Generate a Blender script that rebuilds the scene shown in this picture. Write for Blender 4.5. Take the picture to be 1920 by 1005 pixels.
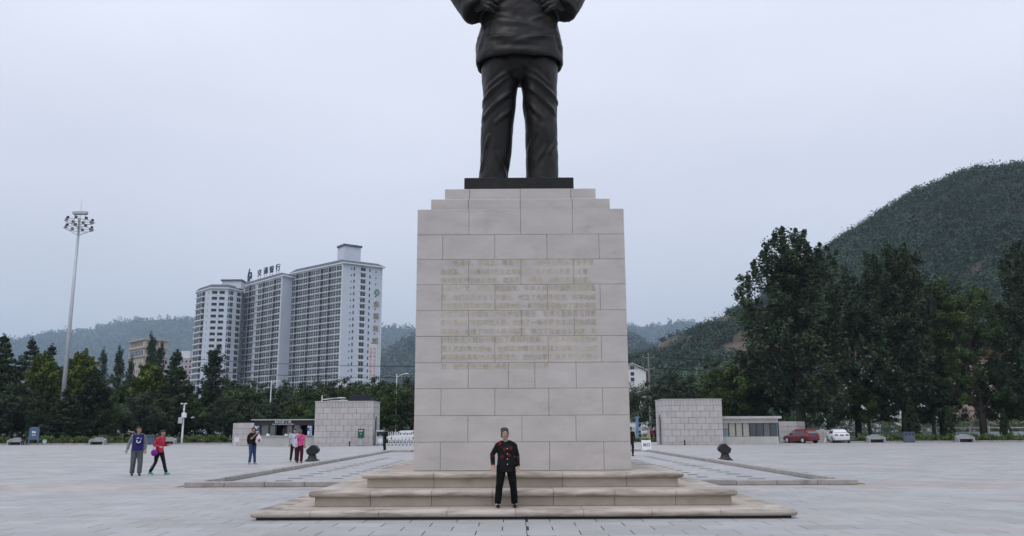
import bpy, bmesh, math, random
import numpy as np
from mathutils import Vector, Matrix, noise

for o in list(bpy.data.objects):
    bpy.data.objects.remove(o, do_unlink=True)
scene = bpy.context.scene
col = scene.collection
R = math.radians
PI = math.pi

# ------------------------------------------------------------------ camera
F_PX, W_PX, H_PX = 1590.0, 1920.0, 1005.0
CAM = Vector((-0.135, 0.0, 1.55))
_p, _y, _r = R(10.79), R(0.18), R(0.25)
FWD = Vector((-math.sin(_y) * math.cos(_p), math.cos(_y) * math.cos(_p), math.sin(_p)))
_rt = Vector((math.cos(_y), math.sin(_y), 0))
_up = _rt.cross(FWD)
RGT = _rt * math.cos(_r) - _up * math.sin(_r)
UPV = _up * math.cos(_r) + _rt * math.sin(_r)
cam_d = bpy.data.cameras.new('camera')
cam_d.sensor_fit = 'HORIZONTAL'
cam_d.sensor_width = 36.0
cam_d.lens = F_PX / W_PX * 36.0
cam_d.clip_start = 0.1
cam_d.clip_end = 20000
cam = bpy.data.objects.new('camera', cam_d)
col.objects.link(cam)
cam.matrix_world = Matrix(((RGT.x, UPV.x, -FWD.x, CAM.x), (RGT.y, UPV.y, -FWD.y, CAM.y),
                           (RGT.z, UPV.z, -FWD.z, CAM.z), (0, 0, 0, 1)))
scene.camera = cam

# ------------------------------------------------------------------ sky, sun, exposure
SUN_EL, SUN_AZ = R(58), R(215)          # high, behind the camera to the left
world = bpy.data.worlds.new('World')
scene.world = world
world.use_nodes = True
wn, wl = world.node_tree.nodes, world.node_tree.links
wn.clear()
w_out = wn.new('ShaderNodeOutputWorld')
w_bg = wn.new('ShaderNodeBackground')
w_bg.inputs['Strength'].default_value = 0.1
w_sky = wn.new('ShaderNodeTexSky')
w_sky.sky_type = 'NISHITA'
w_sky.sun_disc = False
w_sky.sun_elevation = SUN_EL
w_sky.sun_rotation = SUN_AZ
w_sky.air_density = 1.0
w_sky.dust_density = 4.0
w_tc = wn.new('ShaderNodeTexCoord')
w_sep = wn.new('ShaderNodeSeparateXYZ')
wl.new(w_tc.outputs['Generated'], w_sep.inputs[0])
# overcast layer: brighter towards the zenith, a little uneven
w_max = wn.new('ShaderNodeMath'); w_max.operation = 'MAXIMUM'; w_max.inputs[1].default_value = 0.0
wl.new(w_sep.outputs['Z'], w_max.inputs[0])
w_mul = wn.new('ShaderNodeMath'); w_mul.operation = 'MULTIPLY_ADD'
w_mul.inputs[1].default_value = 7.6; w_mul.inputs[2].default_value = 6.3
wl.new(w_max.outputs[0], w_mul.inputs[0])
w_map = wn.new('ShaderNodeMapping'); w_map.inputs['Scale'].default_value = (1.0, 1.0, 2.6)
wl.new(w_tc.outputs['Generated'], w_map.inputs[0])
w_noi = wn.new('ShaderNodeTexNoise')
w_noi.inputs['Scale'].default_value = 1.7; w_noi.inputs['Detail'].default_value = 5; w_noi.inputs['Roughness'].default_value = 0.5
wl.new(w_map.outputs[0], w_noi.inputs['Vector'])
w_n2 = wn.new('ShaderNodeMapRange')
w_n2.inputs['From Min'].default_value = 0.25; w_n2.inputs['From Max'].default_value = 0.75
w_n2.inputs['To Min'].default_value = 0.915; w_n2.inputs['To Max'].default_value = 1.085
wl.new(w_noi.outputs['Fac'], w_n2.inputs['Value'])
w_m2 = wn.new('ShaderNodeMath'); w_m2.operation = 'MULTIPLY'
wl.new(w_mul.outputs[0], w_m2.inputs[0]); wl.new(w_n2.outputs[0], w_m2.inputs[1])
w_col = wn.new('ShaderNodeMix'); w_col.data_type = 'RGBA'; w_col.blend_type = 'MULTIPLY'
w_col.inputs['Factor'].default_value = 1.0
w_col.inputs['A'].default_value = (0.955, 0.995, 1.13, 1)
wl.new(w_m2.outputs[0], w_col.inputs['B'])
w_mix = wn.new('ShaderNodeMix'); w_mix.data_type = 'RGBA'
w_mix.inputs['Factor'].default_value = 0.9
wl.new(w_sky.outputs[0], w_mix.inputs['A']); wl.new(w_col.outputs['Result'], w_mix.inputs['B'])
wl.new(w_mix.outputs['Result'], w_bg.inputs['Color'])
wl.new(w_bg.outputs[0], w_out.inputs['Surface'])

sun_d = bpy.data.lights.new('sun', 'SUN')
sun_d.energy = 0.6
sun_d.angle = R(20)
sun_d.color = (1.0, 0.97, 0.93)
sun = bpy.data.objects.new('sun', sun_d)
col.objects.link(sun)
_sd = Vector((math.sin(SUN_AZ) * math.cos(SUN_EL), math.cos(SUN_AZ) * math.cos(SUN_EL), math.sin(SUN_EL)))
sun.rotation_euler = _sd.to_track_quat('Z', 'Y').to_euler()

scene.view_settings.view_transform = 'Standard'
scene.view_settings.look = 'None'
scene.view_settings.exposure = 0.0
scene.view_settings.gamma = 1.0
scene.view_settings.use_curve_mapping = False
scene.render.engine = 'CYCLES'
scene.cycles.use_denoising = True
scene.cycles.max_bounces = 6
scene.cycles.diffuse_bounces = 3
scene.cycles.glossy_bounces = 3
scene.cycles.volume_bounces = 1


# ------------------------------------------------------------------ pixel helpers (photograph pixel + distance -> place)
def ray(px, py):
    return FWD + RGT * ((px - W_PX / 2) / F_PX) + UPV * ((H_PX / 2 - py) / F_PX)


def at(px, py, Y):
    d = ray(px, py)
    return CAM + d * ((Y - CAM.y) / d.y)


def gnd(px, py, z=0.0):
    d = ray(px, py)
    return CAM + d * ((z - CAM.z) / d.z)


# ------------------------------------------------------------------ materials
MATS = {}


def mat(name, rgb, rough=0.8, spec=0.3, metal=0.0, var=0.12, scale=2.0, stretch=(1, 1, 1), bump=0.0, bscale=30.0,
        dark=None, dscale=1.5, dlo=0.55, dhi=0.75, tint_attr=None, obj_var=0.0):
    """Principled colour with world-space noise variation; optional second (stain) colour; optional per-leaf tint."""
    if name in MATS:
        return MATS[name]
    m = bpy.data.materials.new(name)
    m.use_nodes = True
    nt = m.node_tree
    n, l = nt.nodes, nt.links
    b = n['Principled BSDF']
    b.inputs['Roughness'].default_value = rough
    b.inputs['Metallic'].default_value = metal
    b.inputs['Specular IOR Level'].default_value = spec
    geo = n.new('ShaderNodeNewGeometry')
    mp = n.new('ShaderNodeMapping'); mp.inputs['Scale'].default_value = stretch
    l.new(geo.outputs['Position'], mp.inputs[0])
    no = n.new('ShaderNodeTexNoise')
    no.inputs['Scale'].default_value = scale; no.inputs['Detail'].default_value = 6; no.inputs['Roughness'].default_value = 0.6
    l.new(mp.outputs[0], no.inputs['Vector'])
    mr = n.new('ShaderNodeMapRange')
    mr.inputs['From Min'].default_value = 0.3; mr.inputs['From Max'].default_value = 0.7
    mr.inputs['To Min'].default_value = 1 - var; mr.inputs['To Max'].default_value = 1 + var
    l.new(no.outputs['Fac'], mr.inputs['Value'])
    cur = None
    rgbn = n.new('ShaderNodeRGB'); rgbn.outputs[0].default_value = (*rgb, 1)
    cur = rgbn.outputs[0]
    if dark is not None:
        n2 = n.new('ShaderNodeTexNoise'); n2.inputs['Scale'].default_value = dscale; n2.inputs['Detail'].default_value = 7
        n2.inputs['Roughness'].default_value = 0.65
        l.new(mp.outputs[0], n2.inputs['Vector'])
        r2 = n.new('ShaderNodeMapRange'); r2.inputs['From Min'].default_value = dlo; r2.inputs['From Max'].default_value = dhi
        l.new(n2.outputs['Fac'], r2.inputs['Value'])
        mx = n.new('ShaderNodeMix'); mx.data_type = 'RGBA'
        l.new(r2.outputs[0], mx.inputs['Factor']); l.new(cur, mx.inputs['A']); mx.inputs['B'].default_value = (*dark, 1)
        cur = mx.outputs['Result']
    fac = mr.outputs[0]
    if tint_attr:
        at_ = n.new('ShaderNodeAttribute'); at_.attribute_name = tint_attr
        mm = n.new('ShaderNodeMath'); mm.operation = 'MULTIPLY'
        l.new(at_.outputs['Fac'], mm.inputs[0]); l.new(fac, mm.inputs[1]); fac = mm.outputs[0]
    if obj_var:
        oi = n.new('ShaderNodeObjectInfo')
        r3 = n.new('ShaderNodeMapRange'); r3.inputs['To Min'].default_value = 1 - obj_var; r3.inputs['To Max'].default_value = 1 + obj_var
        l.new(oi.outputs['Random'], r3.inputs['Value'])
        mm = n.new('ShaderNodeMath'); mm.operation = 'MULTIPLY'
        l.new(r3.outputs[0], mm.inputs[0]); l.new(fac, mm.inputs[1]); fac = mm.outputs[0]
    ml = n.new('ShaderNodeVectorMath'); ml.operation = 'SCALE'
    l.new(cur, ml.inputs[0]); l.new(fac, ml.inputs['Scale'])
    l.new(ml.outputs[0], b.inputs['Base Color'])
    if bump:
        nb = n.new('ShaderNodeTexNoise'); nb.inputs['Scale'].default_value = bscale; nb.inputs['Detail'].default_value = 5
        l.new(geo.outputs['Position'], nb.inputs['Vector'])
        bp = n.new('ShaderNodeBump'); bp.inputs['Strength'].default_value = bump; bp.inputs['Distance'].default_value = 0.02
        l.new(nb.outputs['Fac'], bp.inputs['Height']); l.new(bp.outputs[0], b.inputs['Normal'])
    MATS[name] = m
    return m


def print_mat(name, base, ink, rough=0.85):
    """cloth with a flat print: the attribute 'ink' says where the print lies"""
    m = mat(name, base, rough, 0.2, var=0.25, scale=14)
    n, l = m.node_tree.nodes, m.node_tree.links
    b = n['Principled BSDF']
    src = b.inputs['Base Color'].links[0].from_socket
    a = n.new('ShaderNodeAttribute'); a.attribute_name = 'ink'
    mx = n.new('ShaderNodeMix'); mx.data_type = 'RGBA'
    l.new(a.outputs['Fac'], mx.inputs['Factor']); l.new(src, mx.inputs['A']); mx.inputs['B'].default_value = (*ink, 1)
    l.new(mx.outputs['Result'], b.inputs['Base Color'])
    return m


def paving_mat(name, joints):
    """granite paving in 0.8 x 0.6 m pieces, every piece its own tone, bands of pink granite across the square"""
    m = bpy.data.materials.new(name); m.use_nodes = True
    n, l = m.node_tree.nodes, m.node_tree.links
    b = n['Principled BSDF']; b.inputs['Roughness'].default_value = 0.62; b.inputs['Specular IOR Level'].default_value = 0.35

    def M(op, a, bb=None, c=None):
        k = n.new('ShaderNodeMath'); k.operation = op
        for i, v in enumerate((a, bb, c)):
            if v is None: continue
            if isinstance(v, (int, float)): k.inputs[i].default_value = v
            else: l.new(v, k.inputs[i])
        return k.outputs[0]
    g = n.new('ShaderNodeNewGeometry'); s = n.new('ShaderNodeSeparateXYZ'); l.new(g.outputs['Position'], s.inputs[0])
    yr = M('DIVIDE', s.outputs['Y'], 0.6); row = M('FLOOR', yr)
    xo = M('MULTIPLY', M('PINGPONG', row, 1.0), 0.4)
    xr = M('DIVIDE', M('ADD', M('SUBTRACT', s.outputs['X'], 0.05), xo), 0.8); cl = M('FLOOR', xr)
    cb = n.new('ShaderNodeCombineXYZ'); l.new(row, cb.inputs[0]); l.new(cl, cb.inputs[1])
    wnz = n.new('ShaderNodeTexWhiteNoise'); wnz.noise_dimensions = '3D'; l.new(cb.outputs[0], wnz.inputs['Vector'])
    tone = n.new('ShaderNodeMapRange'); tone.inputs['To Min'].default_value = 0.925; tone.inputs['To Max'].default_value = 1.075
    l.new(wnz.outputs['Value'], tone.inputs['Value'])
    no = n.new('ShaderNodeTexNoise'); no.inputs['Scale'].default_value = 0.35; no.inputs['Detail'].default_value = 8; no.inputs['Roughness'].default_value = 0.7
    l.new(g.outputs['Position'], no.inputs['Vector'])
    wear = n.new('ShaderNodeMapRange'); wear.inputs['From Min'].default_value = 0.3; wear.inputs['From Max'].default_value = 0.7
    wear.inputs['To Min'].default_value = 0.80; wear.inputs['To Max'].default_value = 1.12
    l.new(no.outputs['Fac'], wear.inputs['Value'])
    fine = n.new('ShaderNodeTexNoise'); fine.inputs['Scale'].default_value = 60; fine.inputs['Detail'].default_value = 3
    l.new(g.outputs['Position'], fine.inputs['Vector'])
    fr = n.new('ShaderNodeMapRange'); fr.inputs['To Min'].default_value = 0.9; fr.inputs['To Max'].default_value = 1.1
    l.new(fine.outputs['Fac'], fr.inputs['Value'])
    # pink bands
    band = None
    for y0, y1 in ((22.8, 25.8), (37.2, 39.0), (50.4, 52.2), (63.0, 65.4), (75.6, 77.4)):
        k = M('MULTIPLY', M('GREATER_THAN', s.outputs['Y'], y0), M('LESS_THAN', s.outputs['Y'], y1))
        band = k if band is None else M('ADD', band, k)
    ph = n.new('ShaderNodeMapRange'); ph.inputs['To Min'].default_value = 0.55; ph.inputs['To Max'].default_value = 1.0
    l.new(wnz.outputs['Color'], ph.inputs['Value'])
    bandf = M('MULTIPLY', band, ph.outputs[0])
    mx = n.new('ShaderNodeMix'); mx.data_type = 'RGBA'
    mx.inputs['A'].default_value = (0.362, 0.366, 0.368, 1); mx.inputs['B'].default_value = (0.39, 0.34, 0.325, 1)
    l.new(bandf, mx.inputs['Factor'])
    hs = n.new('ShaderNodeSeparateColor'); l.new(wnz.outputs['Color'], hs.inputs[0])
    hue = n.new('ShaderNodeMix'); hue.data_type = 'RGBA'
    l.new(M('MULTIPLY', M('GREATER_THAN', hs.outputs[1], 0.72), 0.45), hue.inputs['Factor'])
    l.new(mx.outputs['Result'], hue.inputs['A']); hue.inputs['B'].default_value = (0.375, 0.345, 0.33, 1)
    mx = hue
    f = M('MULTIPLY', M('MULTIPLY', tone.outputs[0], wear.outputs[0]), fr.outputs[0])
    if joints:
        fx = M('FRACT', xr); fy = M('FRACT', yr)
        jx = M('LESS_THAN', fx, 0.02); jy = M('LESS_THAN', fy, 0.03)
        j = M('MAXIMUM', jx, jy)
        f = M('MULTIPLY', f, M('SUBTRACT', 1.0, M('MULTIPLY', j, 0.45)))
    sc = n.new('ShaderNodeVectorMath'); sc.operation = 'SCALE'
    l.new(mx.outputs['Result'], sc.inputs[0]); l.new(f, sc.inputs['Scale'])
    l.new(sc.outputs[0], b.inputs['Base Color'])
    bp = n.new('ShaderNodeBump'); bp.inputs['Strength'].default_value = 0.12; bp.inputs['Distance'].default_value = 0.01
    l.new(fine.outputs['Fac'], bp.inputs['Height']); l.new(bp.outputs[0], b.inputs['Normal'])
    return m


M_PAVE = paving_mat('granite_paving', False)
M_PAVEFAR = paving_mat('granite_paving_far', True)
M_MORTAR = mat('dark_joint', (0.05, 0.05, 0.05), 0.95, 0.1)
M_PED = mat('pedestal_stone', (0.495, 0.465, 0.445), 0.75, 0.25, var=0.09, scale=1.6, bump=0.08, bscale=40,
            dark=(0.375, 0.35, 0.335), dscale=1.1, dlo=0.58, dhi=0.82, stretch=(1, 1, 2.2), obj_var=0.018)
M_STEP = mat('step_stone', (0.40, 0.35, 0.295), 0.75, 0.25, var=0.12, scale=2.2, bump=0.1, bscale=35,
             dark=(0.25, 0.21, 0.17), dscale=1.6, dlo=0.58, dhi=0.8, stretch=(1, 1, 1.5), obj_var=0.05)
M_NOSE = mat('nosing_stone', (0.47, 0.42, 0.365), 0.7, 0.3, var=0.14, scale=2.5, bump=0.1, bscale=35,
             dark=(0.15, 0.125, 0.10), dscale=1.3, dlo=0.46, dhi=0.70, stretch=(0.7, 0.7, 6), obj_var=0.06)
M_GOLD = mat('faded_gold_paint', (0.46, 0.42, 0.29), 0.7, 0.3, var=0.25, scale=5)
M_BRONZE = mat('dark_bronze', (0.011, 0.010, 0.0095), 0.46, 0.34, metal=0.12, var=0.35, scale=1.3, stretch=(1, 1, .5), bump=0.15, bscale=9,
               dark=(0.03, 0.028, 0.026), dscale=2.2, dlo=0.55, dhi=0.75)
M_KERB = mat('kerb_granite', (0.36, 0.34, 0.325), 0.75, 0.25, var=0.15, scale=3, obj_var=0.08,
             dark=(0.13, 0.125, 0.11), dscale=1.2, dlo=0.55, dhi=0.75)
M_GUTTER = mat('gutter_granite', (0.15, 0.15, 0.155), 0.8, 0.2)
M_BLOCK = mat('gatehouse_block', (0.47, 0.45, 0.44), 0.8, 0.2, var=0.08, scale=1.2, obj_var=0.055)
M_CONC = mat('pale_concrete', (0.46, 0.45, 0.43), 0.85, 0.2, var=0.12, scale=0.8, dark=(0.24, 0.235, 0.22), dscale=0.7, dlo=.58, dhi=.8)
M_WHITE = mat('white_paint', (0.72, 0.73, 0.74), 0.5, 0.4, var=0.05)
M_GALV = mat('galvanised_steel', (0.42, 0.45, 0.48), 0.45, 0.5, metal=0.3, var=0.08)
M_STEEL = mat('brushed_steel', (0.6, 0.61, 0.63), 0.35, 0.5, metal=0.5, var=0.05)
M_BLACK = mat('black_plastic', (0.018, 0.018, 0.02), 0.5, 0.4)
M_BROWN = mat('dark_brown_fascia', (0.045, 0.035, 0.03), 0.6, 0.3)
M_DARK = mat('interior_shade', (0.02, 0.022, 0.024), 0.9, 0.1)  # near-black colour carries the shade inside kiosk, office and arch
M_GLASS = mat('window_glass', (0.06, 0.075, 0.085), 0.08, 0.7, var=0.2, scale=0.4, obj_var=0.4)
M_TGLASS = mat('tower_glass', (0.035, 0.055, 0.07), 0.15, 0.35, var=0.3, scale=0.15, obj_var=0.35)
M_TWALL = mat('tower_render', (0.60, 0.66, 0.74), 0.85, 0.2, var=0.05, scale=0.1)
M_TBAND = mat('tower_white_band', (0.76, 0.78, 0.80), 0.8, 0.2, var=0.05, scale=0.1)
M_TROOF = mat('tower_slate_roof', (0.12, 0.13, 0.16), 0.8, 0.2, scale=0.2)
M_BEIGE = mat('beige_render', (0.46, 0.41, 0.36), 0.85, 0.2, var=0.06, scale=0.1)
M_BLUE = mat('blue_panel', (0.03, 0.08, 0.26), 0.5, 0.4)
M_SIGNBLUE = mat('slate_blue_panel', (0.07, 0.12, 0.21), 0.5, 0.4)
M_BIN = mat('blue_grey_bin', (0.085, 0.115, 0.16), 0.5, 0.4)
M_GREEN = mat('dark_green_enamel', (0.015, 0.075, 0.045), 0.4, 0.5)
M_YELLOW = mat('cream_yellow_paint', (0.55, 0.50, 0.32), 0.7, 0.3)
M_RAIL = mat('pale_blue_rail_paint', (0.48, 0.55, 0.62), 0.6, 0.3)
M_POSTBLUE = mat('blue_post_paint', (0.16, 0.25, 0.38), 0.6, 0.3)
M_POLE = mat('weathered_concrete_pole', (0.27, 0.25, 0.24), 0.9, 0.1)
M_WIRE = mat('black_cable', (0.02, 0.02, 0.02), 0.8, 0.1)
M_BENCH = mat('pale_bench_stone', (0.33, 0.335, 0.345), 0.8, 0.2, scale=4)
M_RED = mat('red_lettering', (0.5, 0.05, 0.06), 0.7, 0.2)
M_TGOLD = mat('gilt_lettering', (0.36, 0.33, 0.24), 0.6, 0.4)
M_DKSIGN = mat('dark_blue_lettering', (0.035, 0.04, 0.075), 0.6, 0.3)
M_SOIL = mat('red_brown_soil', (0.12, 0.085, 0.068), 0.95, 0.05, var=0.3, scale=0.04, dark=(0.035, 0.05, 0.03), dscale=0.03, dlo=0.43, dhi=0.57)
M_FARSOIL = mat('far_slope', (0.05, 0.06, 0.04), 0.95, 0.05, var=0.3, scale=0.02)
M_GROUND = mat('dry_ground', (0.10, 0.105, 0.085), 0.95, 0.05, var=0.3, scale=0.05)
M_LAWN = mat('lawn_green', (0.035, 0.055, 0.02), 0.95, 0.05, var=0.35, scale=0.7)
M_ASPH = mat('asphalt', (0.06, 0.06, 0.062), 0.9, 0.2, var=0.15, scale=1.0)
M_BARK = mat('grey_bark', (0.075, 0.065, 0.055), 0.95, 0.1, var=0.3, scale=3, stretch=(1, 1, .3))


def leafmat(name, rgb):
    return mat(name, rgb, 0.65, 0.25, var=0.25, scale=0.5, tint_attr='tint', obj_var=0.12)


L_POPLAR = leafmat('leaf_poplar', (0.040, 0.064, 0.031))
L_BROAD = leafmat('leaf_broad', (0.050, 0.084, 0.021))
L_YELLOW = leafmat('leaf_yellow_green', (0.10, 0.14, 0.024))
L_PINE = leafmat('leaf_pine', (0.036, 0.062, 0.036))
L_CYPRESS = leafmat('leaf_cypress', (0.030, 0.052, 0.019))
L_HEDGE = leafmat('leaf_hedge', (0.11, 0.16, 0.035))
L_WILLOW = leafmat('leaf_willow', (0.075, 0.115, 0.055))
L_HILL = leafmat('leaf_hill', (0.032, 0.060, 0.030))
L_FAR = leafmat('leaf_far_hill', (0.045, 0.06, 0.038))


# ------------------------------------------------------------------ mesh building helpers
class MB:
    def __init__(self):
        self.v, self.f, self.mi = [], [], []

    def quad(self, idx, m=0):
        self.f.append(tuple(idx)); self.mi.append(m)

    def add(self, verts, faces, m=0):
        o = len(self.v)
        self.v += [tuple(p) for p in verts]
        for f in faces:
            self.f.append(tuple(i + o for i in f)); self.mi.append(m)
        return self

    def box(self, x0, x1, y0, y1, z0, z1, m=0):
        return self.add([(x0, y0, z0), (x1, y0, z0), (x1, y1, z0), (x0, y1, z0), (x0, y0, z1), (x1, y0, z1), (x1, y1, z1), (x0, y1, z1)],
                        [(0, 3, 2, 1), (4, 5, 6, 7), (0, 1, 5, 4), (1, 2, 6, 5), (2, 3, 7, 6), (3, 0, 4, 7)], m)

    def cbox(self, x0, x1, y0, y1, z0, z1, c, m=0):
        """box whose edges are all chamfered by c"""
        V, idx = [], {}
        for sx in (0, 1):
            for sy in (0, 1):
                for sz in (0, 1):
                    p = ((x0, x1)[sx], (y0, y1)[sy], (z0, z1)[sz])
                    d = (c if sx == 0 else -c, c if sy == 0 else -c, c if sz == 0 else -c)
                    for a in range(3):
                        q = list(p)
                        for b in range(3):
                            if b != a: q[b] += d[b]
                        idx[(sx, sy, sz, a)] = len(V); V.append(q)
        Fc = []
        for a in range(3):
            o = [k for k in range(3) if k != a]
            for s in (0, 1):
                loop = []
                for (i, j) in ((0, 0), (1, 0), (1, 1), (0, 1)):
                    k = [0, 0, 0]; k[a] = s; k[o[0]] = i; k[o[1]] = j
                    loop.append(idx[(k[0], k[1], k[2], a)])
                Fc.append(loop if (s == 1) == (a != 1) else loop[::-1])
        for a in range(3):
            o = [k for k in range(3) if k != a]
            for i in (0, 1):
                for j in (0, 1):
                    k0 = [0, 0, 0]; k0[o[0]] = i; k0[o[1]] = j
                    k1 = list(k0); k1[a] = 1
                    loop = [idx[(*k0, o[0])], idx[(*k1, o[0])], idx[(*k1, o[1])], idx[(*k0, o[1])]]
                    Fc.append(loop)
        for sx in (0, 1):
            for sy in (0, 1):
                for sz in (0, 1):
                    Fc.append([idx[(sx, sy, sz, a)] for a in range(3)])
        return self.add(V, Fc, m)

    def prism(self, pts, z0, z1, m=0):
        n = len(pts)
        V = [(p[0], p[1], z0) for p in pts] + [(p[0], p[1], z1) for p in pts]
        Fc = [tuple(range(n - 1, -1, -1)), tuple(range(n, 2 * n))] + [(i, (i + 1) % n, n + (i + 1) % n, n + i) for i in range(n)]
        return self.add(V, Fc, m)

    def yprism(self, pts, y0, y1, m=0):
        """polygon in (x, z) given thickness along y"""
        n = len(pts)
        V = [(p[0], y0, p[1]) for p in pts] + [(p[0], y1, p[1]) for p in pts]
        Fc = [tuple(range(n)), tuple(range(2 * n - 1, n - 1, -1))] + [(i, n + i, n + (i + 1) % n, (i + 1) % n) for i in range(n)]
        return self.add(V, Fc, m)

    def rings(self, rings, m=0, caps=True):
        n = len(rings[0])
        V = [p for r in rings for p in r]
        Fc = []
        for k in range(len(rings) - 1):
            for i in range(n):
                j = (i + 1) % n
                Fc.append((k * n + i, k * n + j, (k + 1) * n + j, (k + 1) * n + i))
        if caps:
            Fc.append(tuple(range(n - 1, -1, -1)))
            Fc.append(tuple(range((len(rings) - 1) * n, len(rings) * n)))
        return self.add(V, Fc, m)

    def tube(self, path, radii, n=8, m=0):
        if not isinstance(radii, (list, tuple)): radii = [radii] * len(path)
        return self.loft(path, [(r, r) for r in radii], n=n, m=m, rounded=False)

    def loft(self, path, radii, side=(1, 0, 0), n=12, m=0, rounded=True):
        P = [Vector(p) for p in path]
        rg = []
        S = Vector(side)
        K = len(P)
        fr = []
        for i in range(K):
            t = (P[min(i + 1, K - 1)] - P[max(i - 1, 0)])
            if t.length < 1e-9: t = Vector((0, 0, 1))
            t.normalize()
            s = S - t * S.dot(t)
            if s.length < 0.15:
                s = Vector((0, 1, 0)) - t * t.y
                if s.length < 0.15: s = Vector((0, 0, 1)) - t * t.z
            s.normalize()
            fr.append((t, s, t.cross(s)))

        def ring(p, a, b, s, u):
            return [p + s * (a * math.cos(2 * PI * k / n)) + u * (b * math.sin(2 * PI * k / n)) for k in range(n)]
        if rounded:
            t, s, u = fr[0]; a, b = radii[0]; e = min(a, b)
            rg.append(ring(P[0] - t * e * 0.6, a * .35, b * .35, s, u)); rg.append(ring(P[0] - t * e * 0.35, a * .78, b * .78, s, u))
        for i in range(K):
            t, s, u = fr[i]
            rg.append(ring(P[i], radii[i][0], radii[i][1], s, u))
        if rounded:
            t, s, u = fr[-1]; a, b = radii[-1]; e = min(a, b)
            rg.append(ring(P[-1] + t * e * 0.35, a * .78, b * .78, s, u)); rg.append(ring(P[-1] + t * e * 0.6, a * .35, b * .35, s, u))
        return self.rings(rg, m)

    def ball(self, c, rx, ry, rz, n=12, m=0):
        c = Vector(c)
        rg = []
        for k in range(1, n // 2 + 2):
            th = PI * k / (n // 2 + 2)
            rg.append([c + Vector((rx * math.sin(th) * math.cos(2 * PI * i / n), ry * math.sin(th) * math.sin(2 * PI * i / n), -rz * math.cos(th))) for i in range(n)])
        return self.rings(rg, m)

    def disc(self, c, r, depth, axis='y', n=16, m=0):
        c = Vector(c)
        ax = {'x': Vector((1, 0, 0)), 'y': Vector((0, 1, 0)), 'z': Vector((0, 0, 1))}[axis]
        return self.tube([c - ax * depth / 2, c + ax * depth / 2], r, n, m)

    def mesh(self, name, mats, smooth=False):
        me = bpy.data.meshes.new(name)
        me.from_pydata(self.v, [], self.f)
        for mm in (mats if isinstance(mats, (list, tuple)) else [mats]): me.materials.append(mm)
        if any(self.mi): me.polygons.foreach_set('material_index', self.mi)
        if smooth: me.polygons.foreach_set('use_smooth', [True] * len(me.polygons))
        bm = bmesh.new(); bm.from_mesh(me); bmesh.ops.recalc_face_normals(bm, faces=bm.faces); bm.to_mesh(me); bm.free()
        me.update()
        return me

    def build(self, name, mats, parent=None, smooth=False, loc=(0, 0, 0), rz=0.0):
        return link(name, self.mesh(name, mats, smooth), parent, loc, rz)


def link(name, data, parent=None, loc=(0, 0, 0), rz=0.0):
    o = bpy.data.objects.new(name, data)
    col.objects.link(o)
    o.parent = parent
    o.location = loc
    if rz: o.rotation_euler = (0, 0, rz)
    return o


def tag(o, label=None, cat=None, group=None, kind=None):
    if label: o['label'] = label
    if cat: o['category'] = cat
    if group: o['group'] = group
    if kind: o['kind'] = kind
    return o


def thing(name, label, cat, loc=(0, 0, 0), rz=0.0, group=None):
    return tag(link(name, None, None, loc, rz), label, cat, group)


def copy_tree(o, parent=None):
    c = o.copy(); col.objects.link(c); c.parent = parent
    for ch in list(o.children): copy_tree(ch, c)
    return c


_slabs = {}


def slab(w, h, t, c, m):
    """stone slab, face towards -y, origin at its lower left back corner of the face plane"""
    key = (round(w, 3), round(h, 3), round(t, 3), c, m.name)
    if key not in _slabs:
        b = MB()
        b.add([(0, 0, 0), (w, 0, 0), (w, 0, h), (0, 0, h),
               (0, -t + c, 0), (w, -t + c, 0), (w, -t + c, h), (0, -t + c, h),
               (c, -t, c), (w - c, -t, c), (w - c, -t, h - c), (c, -t, h - c)],
              [(3, 2, 1, 0), (0, 1, 5, 4), (1, 2, 6, 5), (2, 3, 7, 6), (3, 0, 4, 7),
               (4, 5, 9, 8), (5, 6, 10, 9), (6, 7, 11, 10), (7, 4, 8, 11), (8, 9, 10, 11)])
        _slabs[key] = b.mesh('stone', m)
    return _slabs[key]


def text_mesh(body, size, m, extrude=0.0, align='CENTER', bold=0.0):
    cu = bpy.data.curves.new('lettering', 'FONT')
    cu.body = body; cu.size = size; cu.extrude = extrude; cu.align_x = align; cu.align_y = 'CENTER'; cu.resolution_u = 2
    cu.offset = bold
    o = bpy.data.objects.new('lettering_source', cu); col.objects.link(o)
    dg = bpy.context.evaluated_depsgraph_get(); dg.update()
    me = bpy.data.meshes.new_from_object(o.evaluated_get(dg))
    me.materials.clear(); me.materials.append(m)
    bpy.data.objects.remove(o, do_unlink=True); bpy.data.curves.remove(cu)
    return me


def text_obj(name, body, size, m, parent, loc, rz=0.0, extrude=0.0, align='CENTER', bold=0.0, sx=1.0):
    o = link(name, text_mesh(body, size, m, extrude, align, bold), parent, loc)
    o.rotation_euler = (R(90), 0, rz)
    o.scale = (sx, 1, 1)
    return o


def remesh(mb, voxel, smooth=4, name='body'):
    """fuse overlapping closed shapes into one continuous skin"""
    me = mb.mesh(name, [])
    o = bpy.data.objects.new('remesh_source', me); col.objects.link(o)
    md = o.modifiers.new('r', 'REMESH'); md.mode = 'VOXEL'; md.voxel_size = voxel; md.use_smooth_shade = True
    if smooth:
        sm = o.modifiers.new('s', 'SMOOTH'); sm.factor = 0.5; sm.iterations = smooth
    dg = bpy.context.evaluated_depsgraph_get(); dg.update()
    out = bpy.data.meshes.new_from_object(o.evaluated_get(dg))
    bpy.data.objects.remove(o, do_unlink=True); bpy.data.meshes.remove(me)
    out.name = name
    out.polygons.foreach_set('use_smooth', [True] * len(out.polygons))
    return out


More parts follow.
